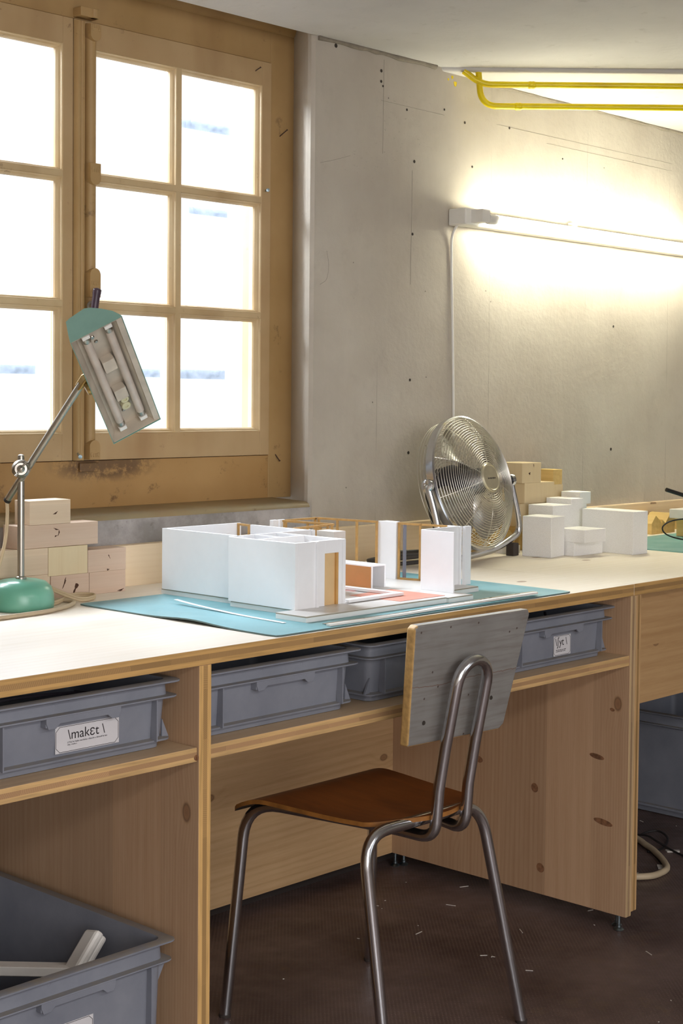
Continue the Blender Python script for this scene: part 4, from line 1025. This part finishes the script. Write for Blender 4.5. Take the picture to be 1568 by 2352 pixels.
b = MB(); b.tube(spline([(3.268, YW-0.030, 1.705), (3.262, YW-0.026, 1.692), (3.258, YW-0.010, 1.66), (3.262, YW-0.005, 1.60), (3.268, YW-0.005, 1.45), (3.276, YW-0.005, 1.25), (3.282, YW-0.005, 1.0), (3.285, YW-0.006, 0.895)], 6), 0.0038, 10)
tag(b.build('lamp_cable', M['white'], loc=(3.27, YW-0.005, 0.893), smooth=60), 'thin white cable running down the concrete wall from the lit tube lamp', 'cable')

def pipe(pts, label, joint):
    root = thing('pipe', tuple(pts[0]), label, 'pipe', 'yellow pipes under the ceiling')
    P = fillet(pts, 0.055, 10)
    b = MB(); b.tube(P, 0.0085, 18); b.build('tube', M['yellow'], root, smooth=60)
    b = MB(); d = (Vector(pts[2])-Vector(pts[1])).normalized(); b.lathe([(0.0086, -0.010), (0.0100, -0.007), (0.0104, -0.002), (0.0094, 0.0), (0.0104, 0.002), (0.0100, 0.007), (0.0086, 0.010)], joint, d, 20)
    b.build('joint_ring', M['yellow'], root, smooth=60)
D45 = Vector((0.685, -0.729, 0))
pipe([Vector((3.262, 2.628, 2.100)), Vector((3.300, 2.596, 2.0655)), Vector((3.300, 2.596, 2.065))+D45*1.7], 'upper yellow pipe running under the ceiling from the wall corner', Vector((3.300, 2.596, 2.065))+D45*0.135)
pipe([Vector((3.296, 2.604, 2.100)), Vector((3.302, 2.598, 2.0085)), Vector((3.302, 2.598, 2.008))+D45*1.7], 'lower yellow pipe, bending out of the ceiling behind the upper one', Vector((3.302, 2.598, 2.008))+D45*0.10)
# overspray of the pipe paint on the concrete
b = MB()
for x, z, w, h in ((3.275, 2.072, 0.006, 0.009), (3.262, 2.088, 0.004, 0.006), (3.245, 2.080, 0.003, 0.004), (3.35, 2.104, 0.006, 0.0015)):
    b.prism([(x+w*(1+0.3*math.sin(3*a))*math.cos(a), z+h*(1+0.3*math.cos(2*a))*math.sin(a)) for a in [2*PI*k/12 for k in range(12)]], YW-0.0006, YW+0.0002, axis='Y')
h = struct(b.build('paint_splashes', M['yellow'])); h.parent = wall

# ================================================================== GREEN DESK LAMP
dl = thing('desk_lamp', (1.755, 2.505, ZT), 'old desk lamp with green enamel foot, chromed arm and twin-tube hood turned to the room', 'desk lamp')
b = MB(); b.lathe([(0.060, 0.0), (0.0635, 0.003), (0.0645, 0.012), (0.0635, 0.030), (0.0585, 0.044), (0.048, 0.0535), (0.034, 0.0575), (0.012, 0.0590), (0.006, 0.0592)], (1.755, 2.505, ZT), (0, 0, 1), 48)
b.build('foot', M['enamel'], dl, smooth=60)
b = MB(); b.lathe([(0.0105, 0.0585), (0.0105, 0.0625), (0.0075, 0.0635), (0.0068, 0.064), (0.0068, 0.2965), (0.0060, 0.3005), (0.002, 0.302)], (1.755, 2.505, ZT), (0, 0, 1), 18)
b.build('post', M['steel'], dl, smooth=40)
JP = Vector((1.755, 2.505, 1.0765))
# arm: leans to the right, passing in front of the post
a0 = Vector((1.7500, 2.542, 1.0150)); a1 = Vector((1.7700, 2.3330, 1.2430)); ad = (a1-a0).normalized()
b = MB(); b.tube([a0, a1], 0.0068, 18); arm = b.build('arm', M['steel'], dl, smooth=40)
b = MB(); b.tube([a0-ad*0.004, a0+ad*0.002], 0.0074, 16); b.build('arm_end', M['black'], arm, smooth=40)
jd = Vector((-0.573, -0.818, 0.049)).normalized()
jc = JP + jd*0.022
b = MB(); b.lathe([(0.008, -0.032), (0.0105, -0.028), (0.0105, -0.014), (0.0120, -0.004), (0.0165, 0.0), (0.0180, 0.006), (0.0175, 0.012), (0.0130, 0.0165), (0.0120, 0.0150), (0.0118, 0.0125), (0.008, 0.0125)], jc, jd, 32)
jt = b.build('joint', M['steel'], dl, smooth=50)
b = MB(); wd = Vector((0.42, -0.42, 0.80)).normalized()
b.lathe([(0.0072, 0.012), (0.0075, 0.019), (0.005, 0.021), (0.003, 0.023)], jc, jd, 20)
for s in (-1, 1): b.tube([jc+jd*0.018+wd*(0.004*s), jc+jd*0.021+wd*(0.013*s), jc+jd*0.022+wd*(0.0175*s)], [0.0022, 0.0018, 0.0026], 10)
b.build('wing_nut', M['steel'], jt, smooth=50)
# hood
Lh = Vector((0.666, 0.445, -0.599)).normalized(); Wh = Vector((0.742, -0.475, 0.472)); Wh = (Wh - Lh*Wh.dot(Lh)).normalized(); Dh = Wh.cross(Lh)
if Dh.y < 0: Dh = -Dh
HC = Vector((1.811, 2.277, 1.245))
def hp(w, d, l): return HC + Wh*w + Dh*d + Lh*l
sec = [(-0.0520, 0.0), (-0.0475, 0.018), (-0.0385, 0.0495), (-0.030, 0.053), (0.0025, 0.0585), (0.0130, 0.0530), (0.0275, 0.0400), (0.0430, 0.0220), (0.0515, 0.0040), (0.0520, 0.0)]
inn = [(-0.0510, 0.0), (-0.0465, 0.018), (-0.0377, 0.0487), (-0.0293, 0.052), (0.0022, 0.0573), (0.0123, 0.0520), (0.0268, 0.0390), (0.0420, 0.0215), (0.0505, 0.0037), (0.0510, 0.0)]
HL = 0.1560
b = MB()
b.rings([[hp(w, d, l) for w, d in sec] + [hp(w, d, l) for w, d in inn[::-1]] for l in (-HL, HL)])
b.bm.faces.ensure_lookup_table()
hood = b.build('hood', M['enamel_matt'], dl)
for s in (-1, 1):
    b = MB(); b.rings([[hp(w, d, s*(HL+o)) for w, d in sec] for o in (0.0, 0.0012)]); b.build('hood_end', M['enamel_matt'], hood)
# inner reflector, folded cream sheet
b = MB(); ref = [(-0.0505, 0.001), (-0.0450, 0.012), (-0.036, 0.028), (-0.018, 0.031), (0.018, 0.031), (0.030, 0.028), (0.0395, 0.010), (0.0400, 0.0035), (0.0505, 0.001)]
b.rings([[hp(w, d, l) for w, d in ref] + [hp(w, d+0.001, l) for w, d in ref[::-1]] for l in (-HL+0.001, HL-0.001)])
b.build('reflector', M['cream'], hood)
for s in (-1, 1):
    b = MB(); b.rings([[hp(w*0.98, d, s*(HL-0.0016-o)) for w, d in [(-0.0505, 0.0008), (-0.040, 0.031), (0.033, 0.031), (0.0505, 0.0008)]] for o in (0, 0.0008)]); b.build('reflector_end', M['cream'], hood)
for s in (-1, 1):
    b = MB(); c0 = hp(s*0.0225+0.001, 0.017, -0.130); b.lathe([(0.0078, 0), (0.0080, 0.002), (0.0080, 0.258), (0.0078, 0.260)], c0, Lh, 20)
    tb = b.build('tube', M['lamp_glass'], hood, smooth=40)
    for l0, l1 in ((-0.1335, -0.1215), (0.1215, 0.1335)):
        b = MB(); b.lathe([(0.0083, 0), (0.0085, 0.001), (0.0085, 0.011), (0.0081, 0.012)], hp(s*0.0225+0.001, 0.017, l0), Lh, 20); b.build('tube_cap', M['steel'], tb, smooth=40)
    for l in (-0.139, 0.139):
        b = MB(); b.obox(hp(s*0.0225+0.001, 0.019, l), (Wh, Dh, Lh), (0.0075, 0.011, 0.0045)); b.build('tube_socket', M['white'], hood, bevel=0.001)
for l in (-0.035, 0.052):
    b = MB(); b.obox(hp(0.001, 0.023, l), (Wh, Dh, Lh), (0.0125, 0.009, 0.0155)); b.build('cover_block', M['cream'], hood, bevel=0.0015)
for w, l, r in ((0.004, 0.078, 0.0085), (0.002, 0.097, 0.0095)):
    b = MB(); b.lathe([(r, 0), (r, 0.010), (r*0.9, 0.011), (r*0.45, 0.011), (r*0.4, 0.009)], hp(w, 0.031, l), -Dh, 20); b.build('starter', M['starter'], hood, smooth=40)
for w, l, r in ((-0.008, -0.110, 0.0045), (-0.004, -0.096, 0.0036), (-0.004, 0.114, 0.0042)):
    b = MB(); b.lathe([(r, 0), (r, 0.0015), (r*0.7, 0.003)], hp(w, 0.031, l), -Dh, 16); b.build('screw', M['steel'], hood, smooth=40)
# swivel between arm and hood
b = MB(); sw = hp(-0.0465, 0.026, 0.005); b.lathe([(0.0115, -0.006), (0.0135, -0.003), (0.0135, 0.003), (0.0115, 0.006)], sw-Wh*0.004, Wh, 24)
b.build('swivel_disc', M['brass'], dl, smooth=40)
b = MB(); b.obox(a1+ad*0.006-Wh*0.002, (ad, Wh.cross(ad), Wh), (0.014, 0.009, 0.006)); b.build('swivel_fork', M['brass'], dl, bevel=0.003)
# cables of the lamp
b = MB(); b.tube(spline([a0-ad*0.003, a0+Vector((-0.003, -0.003, -0.03)), a0+Vector((-0.012, -0.010, -0.075)), a0+Vector((-0.030, -0.015, -0.125)), a0+Vector((-0.050, 0.0, -0.20)), (1.655, 2.44, ZT+0.005)], 7), 0.0034, 10)
b.build('arm_cable', M['cable_cream'], dl, smooth=60)
for off, r in ((0.0, 0.0028), (0.0052, 0.0028)):
    b = MB(); P = spline([(1.775, 2.570, ZT+0.004), (1.812, 2.578, ZT+0.038), (1.835, 2.570, ZT+0.040), (1.862, 2.535, ZT+0.020), (1.893, 2.500, ZT+0.005), (1.930, 2.505, ZT+0.004), (1.948, 2.530, ZT+0.005), (1.925, 2.556, ZT+0.005), (1.880, 2.530, ZT+0.0045), (1.845, 2.505, ZT+0.0035), (1.820, 2.490, ZT+0.0035)], 8)
    b.tube([p+Vector((off*0.5, off*0.4, off*0.75)) for p in P], r, 10)
    b.build('twin_flex', M['cable_cream'], dl, smooth=60)
b = MB(); b.tube(spline([(1.62, 2.40, ZT+0.0045), (1.68, 2.405, ZT+0.0045), (1.742, 2.412, ZT+0.0045), (1.800, 2.434, ZT+0.0045), (1.846, 2.462, ZT+0.0045), (1.872, 2.495, ZT+0.0045), (1.868, 2.530, ZT+0.0045), (1.835, 2.560, ZT+0.0045), (1.79, 2.574, ZT+0.0045)], 8), 0.0043, 12)
b.build('round_flex', M['cable_beige'], dl, smooth=60)

# ================================================================== FAN
fc = Vector((3.100, 2.458, 1.004)); tl = math.radians(15)
fu = Vector((0.995, 0.085, 0)).normalized(); fn = Vector((0.083*math.cos(tl), -0.996*math.cos(tl), math.sin(tl))).normalized(); fv = fn.cross(fu)
if fv.z < 0: fv = -fv
fan = thing('table_fan', (3.10, 2.47, ZT), 'round chrome wire fan on a bent tube stand, standing on the bench by the wall', 'fan')
M['wire'] = m_steel('fan_wire', '#e4e1d8', 0.3)
def fp(r, a, d): return fc + fu*(r*math.cos(a)) + fv*(r*math.sin(a)) + fn*d
RF = 0.171
def ring(b, r, d, w, n=72, seg=6): b.tube([fp(r, 2*PI*k/n, d) for k in range(n)], w, seg, closed=True)
b = MB(); b.rings([[fp(r, 2*PI*k/72, d) for k in range(72)] for r, d in ((RF, -0.012), (RF+0.004, -0.010), (RF+0.004, 0.010), (RF, 0.012), (RF-0.0015, 0.010), (RF-0.0015, -0.010), (RF, -0.012))], True, False, False)
b.build('rim_band', M['chrome'], fan, smooth=30)
fd = lambda r: 0.052*(1-(r/RF)**3.2)+0.010
b = MB(); r = 0.040
while r < RF-0.002: ring(b, r, fd(r), 0.0009); r += 0.0056
for k in range(10):
    a = 2*PI*k/10+0.2; b.tube([fp(q, a, fd(q)-0.0018) for q in [0.030+(RF-0.030)*i/12 for i in range(13)]], 0.0013, 6)
b.build('front_grille', M['wire'], fan, smooth=60)
bd = lambda r: -0.012-0.052*(1-(r/RF)**5)
b = MB(); r = 0.050
while r < RF-0.001: ring(b, r, bd(r), 0.0008); r += 0.0075 if r < 0.14 else 0.0045
for z in (-0.022, -0.032, -0.042): ring(b, RF*(1-0.02*abs(z)/0.05), z, 0.0008)
for k in range(10):
    a = 2*PI*k/10; b.tube([fp(q, a, bd(q)+0.001) for q in [0.045+(RF-0.045)*i/12 for i in range(13)]], 0.0013, 6)
b.build('back_grille', M['wire'], fan, smooth=60)
b = MB(); b.rings([[fp(rr, 2*PI*k/40, d) for k in range(40)] for rr, d in ((0.0375, 0.058), (0.0385, 0.063), (0.036, 0.067), (0.033, 0.067), (0.031, 0.0655), (0.012, 0.066))], True, True, True)
bg_ = b.build('centre_badge', plain('pale_gold_badge', '#d6cfb4', 0.3, 0.6), fan, smooth=35)
b = MB()
for k in range(9): b.obox(fc+fu*(-0.016+0.004*k)+fv*(-0.002)+fn*0.0665, (fu, fv, fn), (0.0012, 0.0014 if k % 3 else 0.002, 0.0003))
b.build('badge_mark', M['cable_dark'], bg_)
b = MB(); b.rings([[fp(rr, 2*PI*k/32, d) for k in range(32)] for rr, d in ((0.020, 0.040), (0.032, 0.034), (0.034, 0.0), (0.050, -0.030), (0.058, -0.045), (0.058, -0.085), (0.050, -0.100), (0.02, -0.104))], True, True, True)
b.build('motor', plain('dark_motor', '#37343a', 0.45), fan, smooth=40)
for kb in range(4):
    b = MB(); a0_ = 2*PI*kb/4+0.35; NR, NA = 10, 8; V1 = {}; V2 = {}
    for i in range(NR+1):
        t_ = i/NR; r = 0.034+0.116*t_
        for j in range(NA+1):
            u = j/NA-0.5; wdt = (0.55+0.75*math.sin(PI*min(1, t_*0.95+0.05)*0.62))*(1-0.25*t_)*0.95
            a = a0_+u*wdt+0.28*t_; d = 0.002+0.055*u*(1-0.35*t_)
            V1[i, j] = b.bm.verts.new(fp(r, a, d)); V2[i, j] = b.bm.verts.new(fp(r, a, d-0.0015))
    for i in range(NR):
        for j in range(NA):
            b.face([V1[i, j], V1[i+1, j], V1[i+1, j+1], V1[i, j+1]]); b.face([V2[i, j], V2[i, j+1], V2[i+1, j+1], V2[i+1, j]])
    for i in range(NR):
        for j in (0, NA): b.face([V1[i, j], V1[i+1, j], V2[i+1, j], V2[i, j]])
    for j in range(NA):
        for i in (0, NR): b.face([V1[i, j], V1[i, j+1], V2[i, j+1], V2[i, j]])
    b.build('blade', M['alu'], fan, smooth=40)
# stand
hx = fu*(RF+0.020)
pl = fc-hx; pr_ = fc+hx
st = [pl+Vector((0, 0, 0.002)), pl+Vector((0.006, -0.018, -0.060)), Vector((pl.x+0.010, 2.405, 0.870)), Vector((pl.x+0.045, 2.385, ZT+0.020)), Vector((pr_.x-0.060, 2.475, ZT+0.020)), Vector((pr_.x+0.026, 2.462, 0.862)), pr_+Vector((0.022, -0.012, -0.100)), pr_+Vector((0.0, 0, 0.0))]
b = MB(); b.tube(fillet(st, [0.03, 0.05, 0.05, 0.07, 0.045, 0.04], 8), 0.0088, 16); stn = b.build('stand', M['chrome'], fan, smooth=60)
for p, s in ((pl, -1), (pr_, 1)):
    b = MB(); b.lathe([(0.0155, 0), (0.0170, 0.003), (0.0170, 0.011), (0.013, 0.014)], p-fu*(0.007*s), fu*s, 24); b.build('pivot_plate', M['chrome'], stn, smooth=40)
    b = MB(); b.lathe([(0.0055, 0.0), (0.005, 0.003), (0.002, 0.005)], p+fu*(0.007*s), fu*s, 16); b.build('pivot_rivet', M['alu'], stn, smooth=40)
    b = MB(); b.lathe([(0.009, 0), (0.009, 0.016)], p-fu*(0.022*s), fu*s, 16); b.build('pivot_spacer', M['black'], stn, smooth=40)
for x, y in ((pr_.x+0.004, 2.468), (pl.x+0.030, 2.392)):
    b = MB(); b.rings([[(x-0.012, y-0.014, z) if k == 0 else (x+0.014, y-0.012, z) if k == 1 else (x+0.014, y+0.012, z) if k == 2 else (x-0.012, y+0.012, z) for k in range(4)] for z in (ZT+0.0002, ZT+0.034)])
    b.build('rubber_foot', M['rubber'], stn, bevel=0.002)
b = MB(); b.tube(spline([fc-fn*0.085+fv*(-0.03), (3.060, 2.560, 0.985), (3.048, 2.560, 0.965), (3.058, 2.560, 0.938), (3.067, 2.560, 0.909), (3.085, 2.560, 0.870), (3.10, 2.565, ZT+0.012), (3.06, 2.57, ZT+0.006)], 8), 0.0042, 10)
b.build('power_cord', M['cable_dark'], fan, smooth=60)
# coiled cable lying behind the model
b = MB(); P = []
for k in range(64):
    a = 2*PI*k/21; rr = 1+0.06*math.sin(a*0.37); P.append((2.955+0.145*rr*math.cos(a)+0.02*math.sin(a*0.5), 2.520+0.052*rr*math.sin(a), ZT+0.0060+0.0085*(k/21) + 0.003*math.sin(a*1.3)))
b.tube(spline(P, 2), 0.0050, 10)
tag(b.build('coiled_cable', M['cable_dark'], loc=(2.95, 2.52, ZT), smooth=60), 'dark grey cable coiled on the worktop behind the white model, below the fan', 'cable')

# ================================================================== RIGHT EDGE: black rod lamp
bl = thing('rod_lamp', (3.95, 2.25, ZM), 'black rod-shaped lamp with thin looping cable at the right picture edge', 'desk lamp')
b = MB(); b.tube([(3.787, 2.300, 0.968), (3.94, 2.252, 0.925)], 0.0058, 12); b.build('rod', M['black'], bl, smooth=50)
b = MB(); b.tube([(3.895, 2.268, 0.938), (3.90, 2.266, 0.86), (3.92, 2.26, ZM+0.012)], 0.0022, 8); b.build('stem', M['black'], bl, smooth=50)
b = MB(); b.lathe([(0.045, 0), (0.045, 0.006), (0.042, 0.009), (0.01, 0.010)], (3.965, 2.26, ZM), (0, 0, 1), 28); b.build('base', M['black'], bl, smooth=40)
b = MB(); b.tube(spline([(3.893, 2.266, 0.925), (3.885, 2.262, 0.87), (3.872, 2.258, 0.825), (3.868, 2.24, ZM+0.006), (3.885, 2.225, ZM+0.004), (3.90, 2.25, ZM+0.012), (3.845, 2.29, 0.826), (3.790, 2.30, 0.842), (3.770, 2.30, 0.862), (3.79, 2.29, 0.878), (3.84, 2.275, 0.884), (3.90, 2.26, 0.880), (3.95, 2.25, 0.870)], 8), 0.0021, 8)
b.build('cable', M['black'], bl, smooth=60)

# ================================================================== ON THE FLOOR
b = MB(); b.tube(spline([(3.70, 2.40, 0.0095), (3.628, 2.273, 0.0095), (3.601, 2.235, 0.0095), (3.569, 2.188, 0.0095), (3.509, 2.121, 0.0095), (3.457, 2.078, 0.0095), (3.412, 2.067, 0.0095), (3.364, 2.074, 0.0095), (3.320, 2.12, 0.0095), (3.29, 2.22, 0.0095)], 7), 0.0085, 12)
tag(b.build('hose', M['cable_beige'], loc=(3.45, 2.1, 0.0), smooth=60), 'beige hose curving on the floor right of the bench end panel', 'hose')
for k, (pts, lab) in enumerate(((((3.66, 2.30, 0.004), (3.705, 2.286, 0.0125), (3.722, 2.262, 0.014), (3.700, 2.225, 0.010), (3.655, 2.200, 0.004), (3.603, 2.188, 0.004), (3.56, 2.20, 0.004)), 'thin black cable making a small loop beyond the beige hose'),
                               (((3.63, 2.35, 0.004), (3.640, 2.262, 0.0205), (3.625, 2.215, 0.018), (3.620, 2.170, 0.006), (3.600, 2.120, 0.004), (3.58, 2.06, 0.004), (3.60, 1.98, 0.004)), 'thin black cable crossing the beige hose towards the right'))):
    b = MB(); b.tube(spline(pts, 8), 0.0030, 8); tag(b.build('floor_cable', M['black'], loc=pts[0], smooth=60), lab, 'cable')
b = MB()
rnd = random.Random(3)
for k in range(70):
    x = rnd.uniform(1.9, 3.9); y = rnd.uniform(1.35, 2.5); a = rnd.uniform(0, PI); L_ = rnd.choice((0.0012, 0.0018, 0.003, 0.008, 0.012)); w = 0.0009
    if 1.95 < x < 2.5 and 1.7 < y < 2.25 and rnd.random() < 0.5: continue
    if 3.2 < x and y < 1.9 and rnd.random() < 0.6: continue
    b.obox((x, y, 0.0008), ((math.cos(a), math.sin(a), 0), (-math.sin(a), math.cos(a), 0), (0, 0, 1)), (L_, w, 0.0006))
o_ = b.build('paper_crumbs', M['offwhite'], loc=(2.7, 1.9, 0)); tag(o_, 'tiny scattered paper and thread crumbs on the dark brown floor', 'crumbs'); o_['kind'] = 'stuff'
b = MB(); b.prism([(3.615, 2.180), (3.640, 2.150), (3.628, 2.142), (3.604, 2.166)], 0.0002, 0.003); 
tag(b.build('paper_scrap', M['offwhite'], loc=(3.62, 2.16, 0)), 'small white scrap of paper on the floor among the black cables', 'scrap')
b = MB(); b.prism([(3.468, 2.095), (3.492, 2.108), (3.480, 2.122), (3.466, 2.112), (3.458, 2.104)], 0.0002, 0.004)
tag(b.build('paper_scrap', M['offwhite'], loc=(3.475, 2.105, 0)), 'crumpled white scrap lying inside the curve of the beige hose', 'scrap')
